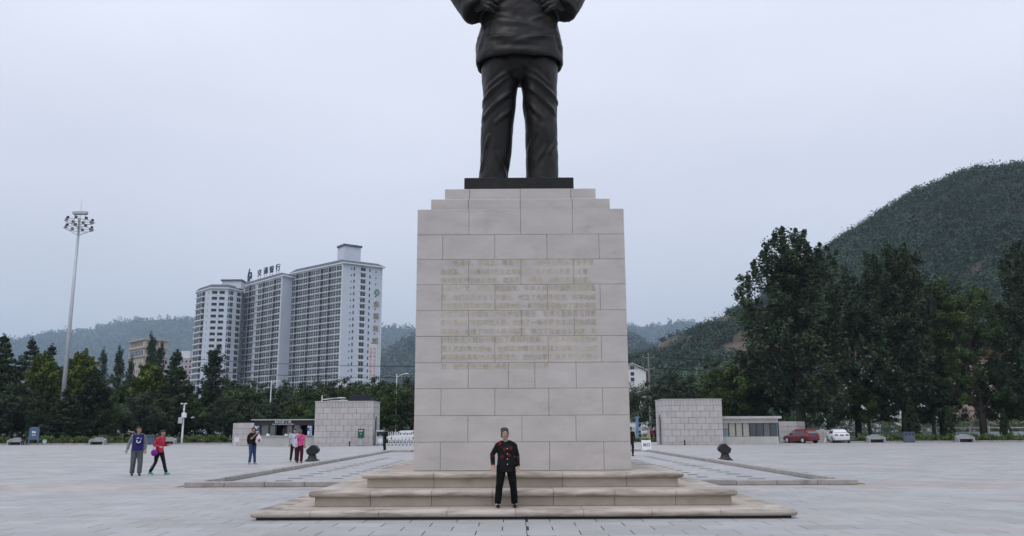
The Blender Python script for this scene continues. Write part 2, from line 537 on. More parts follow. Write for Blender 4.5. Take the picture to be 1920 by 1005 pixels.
def verts_of(me):
    a = np.empty(len(me.vertices) * 3, np.float32); me.vertices.foreach_get('co', a); return a.reshape(-1, 3)


def normals_of(me):
    a = np.empty(len(me.vertices) * 3, np.float32); me.vertices.foreach_get('normal', a); return a.reshape(-1, 3)


def set_verts(me, v):
    me.vertices.foreach_set('co', np.asarray(v, np.float32).ravel()); me.update()


def wrinkle(me, amp, freq, stretch=(1, 1, 1), seed=0.0):
    v, n = verts_of(me), normals_of(me)
    d = np.array([noise.noise(Vector((p[0] * freq * stretch[0] + seed, p[1] * freq * stretch[1], p[2] * freq * stretch[2]))) for p in v], np.float32)
    set_verts(me, v + n * (d * amp)[:, None])

# ================================================================== THE SETTING
tag(MB().add([(-6400, -150, -.05), (6400, -150, -.05), (6400, 8400, -.05), (-6400, 8400, -.05)], [(0, 1, 2, 3)]).build('ground', M_GROUND), kind='structure')
# park strip under the trees
tag(MB().add([(-160, 94, -.02), (160, 94, -.02), (160, 150, -.02), (-160, 150, -.02)], [(0, 1, 2, 3)]).build('lawn', M_LAWN), kind='structure')
tag(MB().add([(-200, 118, -.012), (200, 118, -.012), (200, 132, -.012), (-200, 132, -.012)], [(0, 1, 2, 3)]).build('road', M_ASPH), kind='structure')

# ---- plaza: mortar bed, pavers near, textured sheet beyond
EDGE_L, EDGE_R = 103.2, 94.6
PAVE_END = 62.4
bed = MB()
bed.add([(-90, -8, -.008), (90, -8, -.008), (90, PAVE_END, -.008), (-90, PAVE_END, -.008)], [(0, 1, 2, 3)])
plaza = tag(bed.build('plaza', M_MORTAR), kind='structure')
MB().add([(-90, PAVE_END, 0), (90, PAVE_END, 0), (90, EDGE_R, 0), (24, EDGE_R, 0), (24, 104, 0), (-24, 104, 0), (-24, EDGE_L, 0), (-90, EDGE_L, 0)],
         [(0, 1, 2, 3, 4, 5, 6, 7)]).build('far_paving', M_PAVEFAR, plaza)
MB().add([(-90, -8, 0), (-44, -8, 0), (-44, PAVE_END, 0), (-90, PAVE_END, 0)], [(0, 1, 2, 3)]).build('side_paving', M_PAVEFAR, plaza)
MB().add([(44, -8, 0), (90, -8, 0), (90, PAVE_END, 0), (44, PAVE_END, 0)], [(0, 1, 2, 3)]).build('side_paving', M_PAVEFAR, plaza)

rng = random.Random(5)
PW, PD, GAP = 0.8, 0.6, 0.015
cells = []
row = -6
while row * PD < PAVE_END - 0.01:
    y0 = row * PD
    off = 0.4 if row % 2 else 0.0
    k = -56
    while k < 57:
        x0 = 0.05 + k * PW - off
        x1 = x0 + PW
        k += 1
        if x0 < -44 or x1 > 44: continue
        segs = [(x0, x1)]
        if y0 < 15.5 and x0 < 0.05 < x1: segs = [(x0, 0.035), (0.065, x1)]
        elif y0 < 15.5 and abs(x0 - .05) < .01: segs = [(0.07, x1)]
        for (a, b) in segs:
            cx, cy = (a + b) / 2, y0 + PD / 2
            if abs(cx) < 4.3 and 15.9 < cy < 28: continue
            cells.append((a, b, y0))
    row += 1


def inframe(c):
    x, y = (c[0] + c[1]) / 2, c[2] + PD / 2
    if y < 12.7: return False
    return abs(x - CAM.x) < 0.612 * y and not (abs(x) < 4.9 and 15.2 < y < 29)


near = sorted([c for c in cells if inframe(c)], key=lambda c: c[2])[:300]
near_set = set(near)
pav_mesh = {}
for (a, b, y0) in near:
    w = round(b - a - GAP, 3)
    if w not in pav_mesh:
        pav_mesh[w] = MB().add([(-w / 2, -PD / 2 + GAP / 2, -.03), (w / 2, -PD / 2 + GAP / 2, -.03), (w / 2, PD / 2 - GAP / 2, -.03), (-w / 2, PD / 2 - GAP / 2, -.03),
                                (-w / 2, -PD / 2 + GAP / 2, -.004), (w / 2, -PD / 2 + GAP / 2, -.004), (w / 2, PD / 2 - GAP / 2, -.004), (-w / 2, PD / 2 - GAP / 2, -.004),
                                (-w / 2 + .004, -PD / 2 + GAP / 2 + .004, 0), (w / 2 - .004, -PD / 2 + GAP / 2 + .004, 0), (w / 2 - .004, PD / 2 - GAP / 2 - .004, 0), (-w / 2 + .004, PD / 2 - GAP / 2 - .004, 0)],
                               [(0, 1, 5, 4), (1, 2, 6, 5), (2, 3, 7, 6), (3, 0, 4, 7), (4, 5, 9, 8), (5, 6, 10, 9), (6, 7, 11, 10), (7, 4, 8, 11), (8, 9, 10, 11)]).mesh('paver', M_PAVE)
    o = link('paver', pav_mesh[w], plaza, ((a + b) / 2, y0 + PD / 2, rng.uniform(-.0015, .0015)))
    o.rotation_euler = (rng.uniform(-.002, .002), rng.uniform(-.002, .002), 0)
pf = MB()
for c in cells:
    if c in near_set: continue
    a, b, y0 = c
    g = GAP / 2
    z = rng.uniform(-.0012, .0012)
    pf.add([(a + g, y0 + g, -.02), (b - g, y0 + g, -.02), (b - g, y0 + PD - g, -.02), (a + g, y0 + PD - g, -.02),
            (a + g, y0 + g, z), (b - g, y0 + g, z), (b - g, y0 + PD - g, z), (a + g, y0 + PD - g, z)],
           [(4, 5, 6, 7), (0, 1, 5, 4), (1, 2, 6, 5), (2, 3, 7, 6), (3, 0, 4, 7)])
tag(pf.build('paver_field', M_PAVE, plaza), kind='stuff')

# ---- hills with their woods
HILL_PROFILES = {
    'near': (720, [(1150, 668), (1190, 660), (1225, 645), (1245, 628), (1265, 618), (1300, 606), (1340, 592), (1390, 568), (1450, 530), (1510, 487), (1540, 467), (1590, 432),
                   (1640, 399), (1700, 364), (1760, 339), (1810, 320), (1870, 305), (1920, 302), (2050, 290), (2400, 300), (2900, 420)]),
    'mid': (2600, [(640, 700), (690, 668), (720, 655), (745, 642), (775, 626), (830, 606), (900, 592), (1000, 590), (1100, 600), (1180, 618), (1215, 640), (1260, 668), (1300, 700)]),
    'far': (5500, [(-900, 700), (-400, 690), (-100, 665), (30, 642), (100, 624), (170, 612), (215, 599), (240, 596), (290, 591), (365, 592), (450, 594), (560, 600), (680, 607), (713, 607), (745, 605), (775, 612),
                   (900, 612), (1050, 606), (1180, 604), (1215, 606), (1230, 604), (1255, 599), (1290, 599), (1310, 603), (1330, 612), (1420, 630), (1600, 640), (2000, 640), (2600, 690)]),
}


def hill(kind, mat_soil, y_front, y_back, nx, ny):
    Y, prof = HILL_PROFILES[kind]
    xs, zs = [], []
    for px, py in prof:
        p = at(px, py + {'near': 11, 'mid': 11, 'far': 8}[kind], Y); xs.append(p.x); zs.append(p.z)
    X = np.linspace(xs[0], xs[-1], nx)
    ridge = np.interp(X, xs, zs)
    ys = np.concatenate([np.linspace(y_front, Y, ny), np.linspace(Y, y_back, 8)[1:]])
    H = np.zeros((len(ys), nx))
    for j, y in enumerate(ys):
        if y <= Y:
            t = (y - y_front) / (Y - y_front)
            f = t ** 0.95
        else:
            t = (y - Y) / (y_back - Y); f = 1 - t ** 1.3
        for i, x in enumerate(X):
            nz = noise.fractal(Vector((x / (Y * .13), y / (Y * .13), 3.1)), 1.0, 2.0, 4) * ridge[i] * 0.10 * min(1, 3 * f) * (0.0 if abs(y - Y) < 1 else 1.0)
            gully = noise.noise(Vector((x / (Y * .06), 7.7, y / (Y * .5)))) * ridge[i] * .06 * (f * (1 - f) * 4 if y <= Y else 0)
            H[j, i] = ridge[i] * f + nz + gully - 0.5
    V = [(X[i], ys[j], max(-.6, H[j, i])) for j in range(len(ys)) for i in range(nx)]
    Fc = [(j * nx + i, j * nx + i + 1, (j + 1) * nx + i + 1, (j + 1) * nx + i) for j in range(len(ys) - 1) for i in range(nx - 1)]
    b = MB(); b.add(V, Fc)
    o = b.build('hill', mat_soil, smooth=True)
    tag(o, kind='structure')

    def height(x, y):
        fi = np.clip((x - X[0]) / (X[-1] - X[0]) * (nx - 1), 0, nx - 1.001)
        fj = np.clip(np.interp(y, ys, np.arange(len(ys))), 0, len(ys) - 1.001)
        i, j = fi.astype(int), fj.astype(int); a, c = fi - i, fj - j
        return (H[j, i] * (1 - a) * (1 - c) + H[j, i + 1] * a * (1 - c) + H[j + 1, i] * (1 - a) * c + H[j + 1, i + 1] * a * c)
    return o, height, X, Y


def leaf_arrays(C, Rr, per, size, rs, tint, up=0.35, shell=0.35):
    """leaf quads spread through clumps: C centres (n,3), Rr radii (n,3), tint (n,)"""
    n = len(C)
    d = rs.normal(size=(n, per, 3)); d /= np.linalg.norm(d, axis=2, keepdims=True) + 1e-9
    r = shell + (1 - shell) * rs.random((n, per, 1)) ** 0.6
    P = (C[:, None, :] + d * r * Rr[:, None, :]).reshape(-1, 3)
    nn = d.reshape(-1, 3) * 0.6 + rs.normal(size=(n * per, 3)) * 0.6; nn[:, 2] += up
    nn /= np.linalg.norm(nn, axis=1, keepdims=True) + 1e-9
    t = np.cross(nn, rs.normal(size=(n * per, 3))); t /= np.linalg.norm(t, axis=1, keepdims=True) + 1e-9
    u = np.cross(nn, t)
    s = (size * (0.65 + 0.7 * rs.random((n * per, 1))))
    V = np.empty((n * per, 4, 3), np.float32)
    V[:, 0] = P - t * s; V[:, 1] = P + u * s * .55; V[:, 2] = P + t * s; V[:, 3] = P - u * s * .55
    T = (np.repeat(tint, per) * (0.8 + 0.4 * rs.random(n * per))).astype(np.float32)
    return V.reshape(-1, 3), np.repeat(T, 4)


def quads_mesh(name, V, T, m):
    nq = len(V) // 4
    me = bpy.data.meshes.new(name)
    me.vertices.add(len(V)); me.vertices.foreach_set('co', V.astype(np.float32).ravel())
    me.loops.add(nq * 4); me.loops.foreach_set('vertex_index', np.arange(nq * 4, dtype=np.int32))
    me.polygons.add(nq); me.polygons.foreach_set('loop_start', np.arange(0, nq * 4, 4, dtype=np.int32))
    a = me.attributes.new('tint', 'FLOAT', 'POINT'); a.data.foreach_set('value', T.astype(np.float32))
    me.materials.append(m)
    me.update(calc_edges=True)
    return me


def woods(kind, hh, n, size, leaf, per, m, label, y0, soil_gap, seed):
    o, height, X, Y = hh
    rs = np.random.RandomState(seed)
    # keep to what can be seen: a wedge a little wider than the frame
    x = rs.uniform(X[0], X[-1], n * 2); y = y0 + (Y * 1.03 - y0) * rs.random(n * 2) ** 0.8
    k = np.abs(x) < 0.72 * y
    x, y = x[k][:n], y[k][:n]
    z = height(x, y)
    # trees along the crest
    keep = z > -0.3
    if soil_gap:
        g = np.array([noise.fractal(Vector((a / 30, b / 44, 1.7)), 1.0, 2.0, 5) for a, b in zip(x, y)])
        side = np.clip((255 - x) / 50, 0, 1) * np.clip((x - 85) / 50, 0, 1)
        keep &= ~((g * 1.0 + side * 0.74) > 0.66)
    x, y, z = x[keep], y[keep], z[keep]
    sc = size * (0.5 + 0.75 * rs.random(len(x)) ** 1.5) * np.where(rs.random(len(x)) < .05, 1.4, 1.0)
    C = np.stack([x, y, z + sc * 0.55], 1)
    tint = 0.65 + 0.75 * rs.random(len(x)) + 0.55 * np.array([noise.noise(Vector((a / 95, b / 95, 9))) for a, b in zip(x, y)])
    V, T = leaf_arrays(C, np.stack([sc * .58, sc * .58, sc * .62], 1), per, leaf, rs, tint, up=0.5, shell=0.2)
    w = link('woods', quads_mesh('woods', V, T, m))
    tag(w, label, 'woods', kind='stuff')


h_near = hill('near', M_SOIL, 270, 1200, 150, 44)
woods('near', h_near, 21000, 6.2, 0.86, 28, L_HILL, 'dark scrub woods covering the steep hillside behind the tall poplars', 285, True, 3)
h_mid = hill('mid', M_FARSOIL, 1600, 3300, 60, 20)
woods('mid', h_mid, 4500, 21.0, 4.4, 20, L_FAR, 'woods on the low hazy hill behind the pedestal', 1650, False, 4)
h_far = hill('far', M_FARSOIL, 3400, 7900, 140, 26)
woods('far', h_far, 10000, 31.0, 6.8, 17, L_FAR, 'pale hazy woods along the far mountain ridge', 3600, False, 6)

# ================================================================== THE MONUMENT
# ---- steps
steps = thing('monument_steps', 'three wide weathered stone steps with rounded edges under the statue pedestal', 'steps')
TIERS = [  # half width, front y, back y, z bottom, z top
    (4.80, 15.40, 29.0, 0.0, 0.155),
    (3.985, 16.25, 28.2, 0.155, 0.435),
    (3.16, 17.10, 27.4, 0.435, 0.72)]
NOSE_H, NOSE_OUT, NOSE_IN, MOD = 0.11, 0.095, 0.40, 1.16
nose_prof = []   # (depth from the outer edge, z relative to top)
for k in range(9):
    a = PI * k / 8
    nose_prof.append((NOSE_H / 2 - NOSE_H / 2 * math.sin(a), -NOSE_H / 2 - NOSE_H / 2 * math.cos(a)))
# closed profile, bottom to top around the round edge, then back along the top and bottom
nose_prof = nose_prof + [(NOSE_IN, 0.0), (NOSE_IN, -NOSE_H)]


def nosing(parent, p0, p1, inward, z, mit0, mit1):
    """a rounded edge stone from p0 to p1 (outer edge line); inward = unit vector; mitred ends follow the corner"""
    p0, p1, inward = Vector((*p0, 0)), Vector((*p1, 0)), Vector((*inward, 0))
    d = (p1 - p0).normalized()
    g = 0.004
    r0 = [p0 + inward * e + d * (e if mit0 else g) + Vector((0, 0, z + h)) for e, h in nose_prof]
    r1 = [p1 + inward * e - d * (e if mit1 else g) + Vector((0, 0, z + h)) for e, h in nose_prof]
    b = MB(); b.rings([r0, r1])
    return b.build('nosing', M_NOSE, parent, smooth=False)


def joints(a, b, mod, phase=0.0):
    n = max(1, round((b - a) / mod))
    xs = [a] + [a + (b - a) * (k + phase) / n for k in range(1, n)] + [b]
    return xs


for ti, (hw, yf, yb, z0, z1) in enumerate(TIERS):
    core = MB()
    core.box(-hw + .10, hw - .10, yf + .12, yb - .12, z0 - .01, z1 - .03)
    tier = core.build('step_tier', M_STEP, steps)
    o = NOSE_OUT
    X0, X1, Y0, Y1 = -hw, hw, yf, yb
    xs = joints(X0, X1, MOD, 0.12 * (ti - 1))
    for i in range(len(xs) - 1):
        nosing(tier, (xs[i], Y0), (xs[i + 1], Y0), (0, 1), z1, i == 0, i == len(xs) - 2)
        nosing(tier, (xs[i], Y1), (xs[i + 1], Y1), (0, -1), z1, i == 0, i == len(xs) - 2)
    ys = joints(Y0, Y1, MOD)
    for i in range(len(ys) - 1):
        nosing(tier, (X0, ys[i]), (X0, ys[i + 1]), (1, 0), z1, i == 0, i == len(ys) - 2)
        nosing(tier, (X1, ys[i]), (X1, ys[i + 1]), (-1, 0), z1, i == 0, i == len(ys) - 2)
    # riser stones below the nosing
    rh = z1 - NOSE_H - z0 - .004
    if rh > 0.08:
        for i in range(len(xs) - 1):
            a = max(xs[i], X0 + o); b2 = min(xs[i + 1], X1 - o)
            link('riser_stone', slab(b2 - a - .008, rh, .09, .004, M_STEP), tier, (a + .004, Y0 + o + .09, z0 + .002))
        for i in range(len(ys) - 1):
            a = max(ys[i], Y0 + o + .09); b2 = min(ys[i + 1], Y1 - o)
            q = link('riser_stone', slab(b2 - a - .008, rh, .09, .004, M_STEP), tier, (X1 - o - .09, a + .004, z0 + .002), R(90))
            q = link('riser_stone', slab(b2 - a - .008, rh, .09, .004, M_STEP), tier, (X0 + o + .09, b2 - .004, z0 + .002), R(-90))
    else:   # lowest step: dark strip, shade under the nosing put into its colour
        MB().box(X0 + .09, X1 - .09, Y0 + .08, Y0 + .115, 0.001, z1 - NOSE_H + .002).build('nosing_shade_strip', M_MORTAR, tier)
    # tread slabs between the nosing and the next riser
    nxt = TIERS[ti + 1] if ti < 2 else (2.25, 17.95, 22.45)
    for i in range(len(xs) - 1):
        a = max(xs[i], X0 + NOSE_IN); b2 = min(xs[i + 1], X1 - NOSE_IN)
        MB().cbox(a + .003, b2 - .003, Y0 + NOSE_IN + .005, nxt[1] + .3, z1 - .05, z1 - .001, .003).build('tread_slab', M_STEP, tier)
    for i in range(len(ys) - 1):
        a = max(ys[i], nxt[1] + .306); b2 = ys[i + 1]
        if i == len(ys) - 2: b2 -= NOSE_IN
        if b2 - a < .2: continue
        for s in (-1, 1):
            x_in, x_out = nxt[0] - .3, hw - NOSE_IN - .005
            MB().cbox(min(s * x_in, s * x_out), max(s * x_in, s * x_out), a + .003, b2 - .003, z1 - .05, z1 - .001, .003).build('tread_slab', M_STEP, tier)

# ---- pedestal
PED_Y0, PED_HW, PED_Z0, PED_Z1 = 17.95, 2.25, 0.72, 6.28
PED_D = 4.5
pedestal = thing('statue_pedestal', 'tall pale stone block pedestal carved with a faded gold inscription', 'pedestal', (0, PED_Y0 + PED_D / 2, PED_Z0))
T = 0.12
core = MB().box(-PED_HW + T - .01, PED_HW - T + .01, -PED_D / 2 + T - .01, PED_D / 2 - T + .01, -.005, PED_Z1 - PED_Z0 - .004)
core.build('core', mat('pale_mortar', (0.19, 0.18, 0.17), .95, .1), pedestal)
ROW_Z = [6.28, 5.71, 5.16, 4.61, 4.05, 3.50, 2.94, 2.40, 1.84, 1.30, 0.722]
full = [0, .25, .5, .75, 1]
half = [0, .124, .375, .626, .876, 1]
special = [0, .25, .438, .562, .755, 1]
rows = [full, half, full, half, full, half, special, half, full, half]
for k, fr in enumerate(rows):
    zt, zb = ROW_Z[k] - PED_Z0, ROW_Z[k + 1] - PED_Z0
    h = zt - zb - .006
    for side in range(4):
        rz = side * PI / 2
        for i in range(len(fr) - 1):
            a, b2 = fr[i] * 2 * PED_HW - PED_HW, fr[i + 1] * 2 * PED_HW - PED_HW
            if side % 2:   # side faces butt against front and back stones
                a, b2 = max(a, -PED_HW + T), min(b2, PED_HW - T)
            p = Vector((a + .0045, -PED_HW + T, zb + .0045)); p.rotate(Matrix.Rotation(rz, 3, 'Z'))
            t = T + (0.004 if (k * 7 + i * 3) % 4 == 0 else 0.0)
            link('stone', slab(b2 - a - .006, h, t, .003, M_PED), pedestal, p, rz)
# caps
for (hw, z0, z1, nj) in ((1.985, 6.28, 6.585, 4), (1.705, 6.585, 6.90, 3)):
    MB().box(-hw + .1, hw - .1, -hw + .1, hw - .1, z0 - PED_Z0, z1 - PED_Z0 - .004).build('cap_core', M_MORTAR, pedestal)
    for side in range(4):
        rz = side * PI / 2
        js = [-hw, -hw * .58, 0.0, hw * .58, hw] if nj == 4 else [-hw, -hw * .67, 0.0, hw * .67, hw]
        for i in range(len(js) - 1):
            a, b2 = js[i], js[i + 1]
            if side % 2: a, b2 = max(a, -hw + .11), min(b2, hw - .11)
            p = Vector((a + .003, -hw + .11, z0 - PED_Z0 + .002)); p.rotate(Matrix.Rotation(rz, 3, 'Z'))
            link('cap_stone', slab(b2 - a - .006, z1 - z0 - .004, .11, .01, M_PED), pedestal, p, rz)
    MB().box(-hw + .11, hw - .11, -hw + .11, hw - .11, z1 - PED_Z0 - .03, z1 - PED_Z0 - .002).build('cap_top', M_PED, pedestal)
MB().box(-PED_HW + .121, PED_HW - .121, -PED_HW + .121, PED_HW - .121, PED_Z1 - PED_Z0 - .03, PED_Z1 - PED_Z0 - .006).build('pedestal_top', M_PED, pedestal)

LINES = ['　　毛泽东，字润之，笔名子任，1893年12月26日生于湖',
         '南湘潭，1976年9月9日在北京逝世。伟大的马克思主义者，',
         '伟大的无产阶级革命家，政治家，军事家，战略家和理论家，',
         '中国共产党、中国人民解放军，中华人民共和国的主要缔造',
         '者，他把马克思主义中国化，创立了毛泽东思想，科学地解',
         '对中国长期革命和建设实践中的一系列独创经验作了理论概括',
         '形成了适合中国情况的科学指导思想，毛泽东思想是马克思',
         '在中国共产党和中国人民，找到了一条新民主主义革命的道',
         '路道路，创建了中华人民共和国，确立了社会主义制度，在',
         '对社会主义建设中做出了卓越的贡献，党及人民敬爱的中',
         '国人民的伟大领袖，他的革命精神具有强大凝聚力，他的',
         '崇高品德具有动人的感召力，他的科学思想具有伟大感召',
         '力，他的光辉业绩和英名永远铭记于人民']
line_y = [493, 510, 526, 541, 558, 574, 589, 605, 622, 637, 654, 670, 687]
for body, py in zip(LINES, line_y):
    z = at(975, py, PED_Y0).z - PED_Z0
    n = len(body)
    w = min(1.0, 0.99)
    o = text_obj('inscription_line', body, 0.137, M_GOLD, pedestal, (at(826, py, PED_Y0).x, -PED_D / 2 - .0062, z), align='LEFT')
    wid = max(v.co.x for v in o.data.vertices)
    tgt = {0: 3.30, 1: 3.22, 2: 3.22, 12: 2.28}.get(line_y.index(py), 3.32)
    o.scale = (tgt / wid, 1, 1)
    o['kind'] = 'stuff'

# ---- bronze statue
SZ = 6.90
statue = thing('bronze_statue', 'colossal dark bronze statue of a standing man seen from behind with hands on hips', 'statue', (0.02, PED_Y0 + PED_D / 2, SZ))
PLH = 0.43
MB().cbox(-1.32, 1.23, -1.15, 1.15, 0, PLH, .012).build('plinth', M_BRONZE, statue)


def on(z): return z + PLH - 7.33          # world height -> local


leg = MB()
for (pts) in ([(-.68, 7.30, .37, .40), (-.67, 7.75, .375, .41), (-.62, 8.3, .385, .42), (-.575, 9.0, .40, .45), (-.53, 9.55, .425, .50), (-.495, 10.0, .44, .56), (-.47, 10.5, .50, .62), (-.45, 11.0, .5, .62)],
              [(.545, 7.30, .40, .42), (.55, 7.75, .405, .43), (.545, 8.3, .41, .43), (.53, 9.0, .42, .46), (.50, 9.55, .44, .51), (.485, 10.0, .44, .57), (.46, 10.5, .50, .62), (.45, 11.0, .5, .62)]):
    leg.loft([(p[0], .02 + .03 * math.sin(i), on(p[1])) for i, p in enumerate(pts)], [(p[2], p[3]) for p in pts], n=28, rounded=False)
leg.loft([(0, 0, on(10.16)), (0, 0, on(10.42)), (0, 0, on(10.9))], [(.10, .34), (.70, .60), (.93, .66)], n=28, rounded=False)
tro = remesh(leg, 0.035, 5, 'trousers')
# cloth folds: ridges given as lines in (x, z) on the back, with width and height
FOLDS = [(-.95, 9.55, -.25, 10.15, .055, .05), (-.9, 9.15, -.22, 9.75, .06, .055), (-.80, 9.85, -.15, 10.35, .05, .045), (-.6, 8.95, -.25, 9.3, .05, .035),
         (.92, 9.6, .18, 10.2, .055, .05), (.85, 9.25, .22, 9.85, .06, .055), (.55, 9.05, .22, 9.45, .05, .04), (.7, 9.95, .12, 10.4, .05, .04),
         (-.95, 8.1, -.78, 8.65, .04, .045), (-.98, 7.8, -.86, 8.25, .04, .04), (.72, 8.2, .9, 8.6, .045, .05), (.35, 7.9, .62, 8.35, .05, .03),
         (-.35, 7.6, -.55, 8.2, .05, .03), (.2, 8.3, .38, 8.75, .04, .03), (-.64, 7.4, -.64, 9.0, .035, .02), (.56, 7.4, .56, 9.0, .035, .02)]


def apply_folds(me, folds, yc=0.0):
    v, n = verts_of(me), normals_of(me)
    d = np.zeros(len(v))
    zz = v[:, 2] - PLH + 7.33
    for (x0, z0, x1, z1, w, a) in folds:
        L2 = (x1 - x0) ** 2 + (z1 - z0) ** 2
        t = np.clip(((v[:, 0] - x0) * (x1 - x0) + (zz - z0) * (z1 - z0)) / L2, 0, 1)
        dist = np.hypot(v[:, 0] - x0 - t * (x1 - x0), zz - z0 - t * (z1 - z0))
        d += a * (np.exp(-(dist / w) ** 2) - 0.45 * np.exp(-((dist - 2 * w) / (1.3 * w)) ** 2)) * (0.35 + 0.65 * np.sin(PI * np.clip(t, .02, .98)))
    d *= (v[:, 1] < yc + .25)
    set_verts(me, v + n * d[:, None].astype(np.float32))


apply_folds(tro, [(a, b, c, d, w * .9, h * 1.1) for a, b, c, d, w, h in FOLDS])
wrinkle(tro, .03, 1.7, (1.4, 1, .7), 4)
wrinkle(tro, .012, 7, (1, 1, .5), 1)
tro.materials.append(M_BRONZE)
link('trousers', tro, statue)

jk = MB()
n = 36


def ering(a, b, z, y=0.0, p=2.4):
    out = []
    for k in range(n):
        c, s = math.cos(2 * PI * k / n), math.sin(2 * PI * k / n)
        out.append(Vector((a * math.copysign(abs(c) ** (2 / p), c), y + b * math.copysign(abs(s) ** (2 / p), s), on(z))))
    return out


jk.rings([ering(.60, .45, 11.15), ering(.92, .66, 10.95), ering(.98, .70, 10.66), ering(1.07, .79, 10.57), ering(1.115, .83, 10.60), ering(1.135, .84, 10.75), ering(1.13, .83, 10.95), ering(1.09, .79, 11.2), ering(1.02, .74, 11.5),
          ering(.975, .70, 11.8), ering(.98, .70, 12.1), ering(1.06, .73, 12.6), ering(1.17, .74, 13.1), ering(1.18, .66, 13.4), ering(.95, .5, 13.62), ering(.45, .36, 13.78), ering(.32, .32, 13.9)])
for s in (-1, 1):
    sh, el, wr = Vector((s * 1.12, .05, on(13.35))), Vector(((1.47 if s > 0 else -1.60), -.15, on(12.85))), Vector((s * 1.05, -.42, on(11.86)))
    jk.loft([sh, sh.lerp(el, .5), el], [(.40, .42), (.40, .42), (.40, .42)], side=(0, 1, 0), n=20)
    jk.loft([el, el.lerp(wr, .5), el.lerp(wr, .97)], [(.40, .40), (.41, .39), (.43, .37)], side=(0, 1, 0), n=20, rounded=False)
jkm = remesh(jk, 0.035, 5, 'jacket')
JF = [(-.6, 11.55, .55, 11.35, .10, .035), (-.8, 11.1, -.2, 11.02, .07, .04), (.15, 11.0, .8, 11.12, .07, .04), (-.9, 12.0, -.2, 12.2, .05, .04), (.9, 12.05, .25, 12.25, .05, .045), (.1, 12.35, .75, 12.05, .05, .04),
      (-.7, 11.75, -.2, 11.6, .05, .03), (.7, 11.7, .3, 11.55, .05, .03), (-1.05, 10.85, -.85, 11.4, .04, .03), (1.05, 10.85, .88, 11.4, .04, .03), (-.55, 10.82, .55, 10.80, .07, -.03)]
apply_folds(jkm, [(a, b, c, d, w * .9, h * 1.1) for a, b, c, d, w, h in JF])
wrinkle(jkm, .045, 1.5, (1, 1, 1.3), 7)
wrinkle(jkm, .012, 6, (1, 1, 1.5), 2)
jkm.materials.append(M_BRONZE)
jacket = link('jacket', jkm, statue)
# hands resting on the back of the waist, fingers pointing inwards
for s in (-1, 1):
    hb = MB()
    p0 = Vector((s * 1.10, -.55, on(12.02)))
    pm = Vector((s * .86, -.72, on(12.03)))
    hb.loft([p0, p0.lerp(pm, .6), pm], [(.20, .10), (.215, .10), (.20, .085)], side=(0, 0, 1), n=14)
    for k, (dz, L) in enumerate(((.16, .30), (.055, .35), (-.05, .33), (-.15, .25))):
        a = pm + Vector((s * .03, -.01, dz))
        b2 = a + Vector((-s * L * .5, -.035, -.02 - .02 * k)); c = a + Vector((-s * L, .02, -.06 - .03 * k))
        hb.loft([a, b2, c], [(.058, .058), (.056, .056), (.044, .044)], n=10)
    ta = p0 + Vector((-s * .05, .05, .2)); hb.loft([ta, ta + Vector((-s * .12, .10, .16)), ta + Vector((-s * .16, .24, .2))], [(.075, .07), (.065, .06), (.05, .05)], n=10)
    hm = remesh(hb, 0.022, 3, 'hand'); hm.materials.append(M_BRONZE)
    link('hand', hm, statue)
# shoes and plain head complete the figure
for x in (-.68, .545):
    sb = MB(); sb.loft([(x, -.42, on(7.46)), (x, -.1, on(7.50)), (x * 1.08, .5, on(7.46)), (x * 1.12, .85, on(7.43))], [(.2, .12), (.24, .16), (.27, .13), (.16, .08)], n=16)
    sm_ = remesh(sb, 0.03, 3, 'shoe'); sm_.materials.append(M_BRONZE); link('shoe', sm_, statue)
hd = MB()
hd.loft([(0, .02, on(13.75)), (0, .05, on(14.05))], [(.30, .31), (.27, .3)], n=20, rounded=False)
hd.ball((0, .12, on(14.45)), .40, .47, .55, 20); hd.ball((0, .08, on(14.6)), .43, .47, .45, 20); hd.loft([(0, .56, on(14.5)), (0, .64, on(14.38))], [(.06, .06), (.08, .07)], n=10)
for s in (-1, 1): hd.ball((s * .41, .08, on(14.42)), .05, .09, .14, 10)
hdm = remesh(hd, 0.035, 4, 'head'); hdm.materials.append(M_BRONZE); link('head', hdm, statue)

# ---- kerb frame round the paved court behind the steps
kerb = tag(link('kerb', None), kind='structure')
KX, KY0, KY1, KW, KH = 9.42, 24.4, 62.0, 0.34, 0.145
def kerb_run(p0, p1, along_x):
    a0, a1 = (p0[0], p1[0]) if along_x else (p0[1], p1[1])
    n = max(1, round((a1 - a0) / 1.25))
    for i in range(n):
        u0, u1 = a0 + (a1 - a0) * i / n + .004, a0 + (a1 - a0) * (i + 1) / n - .004
        hj = KH + rng.uniform(-.006, .006)
        b = MB()
        if along_x: b.cbox(u0, u1, p0[1], p0[1] + KW, .001, hj, .018)
        else: b.cbox(p0[0], p0[0] + KW, u0, u1, .001, hj, .018)
        b.build('kerbstone', M_KERB, kerb)
kerb_run((-KX, KY0), (-4.9, KY0), True)
kerb_run((4.9, KY0), (KX, KY0), True)
kerb_run((-KX, KY0 + KW + .006), (-KX, KY1), False)
kerb_run((KX - KW, KY0 + KW + .006), (KX - KW, KY1), False)
kerb_run((-KX, KY1 + .006), (KX, KY1 + .006), True)
for s in (-1, 1):
    x0, x1 = sorted((s * (KX + .05), s * (KX + .30)))
    MB().box(x0, x1, KY0 + .3, KY1, .001, .012).build('gutter_strip', M_GUTTER, kerb)
for px, py in ((346, 913.5), (1613, 908.5)):
    q = gnd(px, py)
    tag(MB().add([(q.x - .28, q.y - .12, .004), (q.x + .12, q.y - .12, .004), (q.x + .12, q.y + .2, .004), (q.x - .2, q.y + .16, .004)], [(0, 1, 2, 3)]).build('floor_marking', mat('worn_yellow_paint', (.42, .34, .14), .8, .2, var=.4, scale=9)), kind='structure')
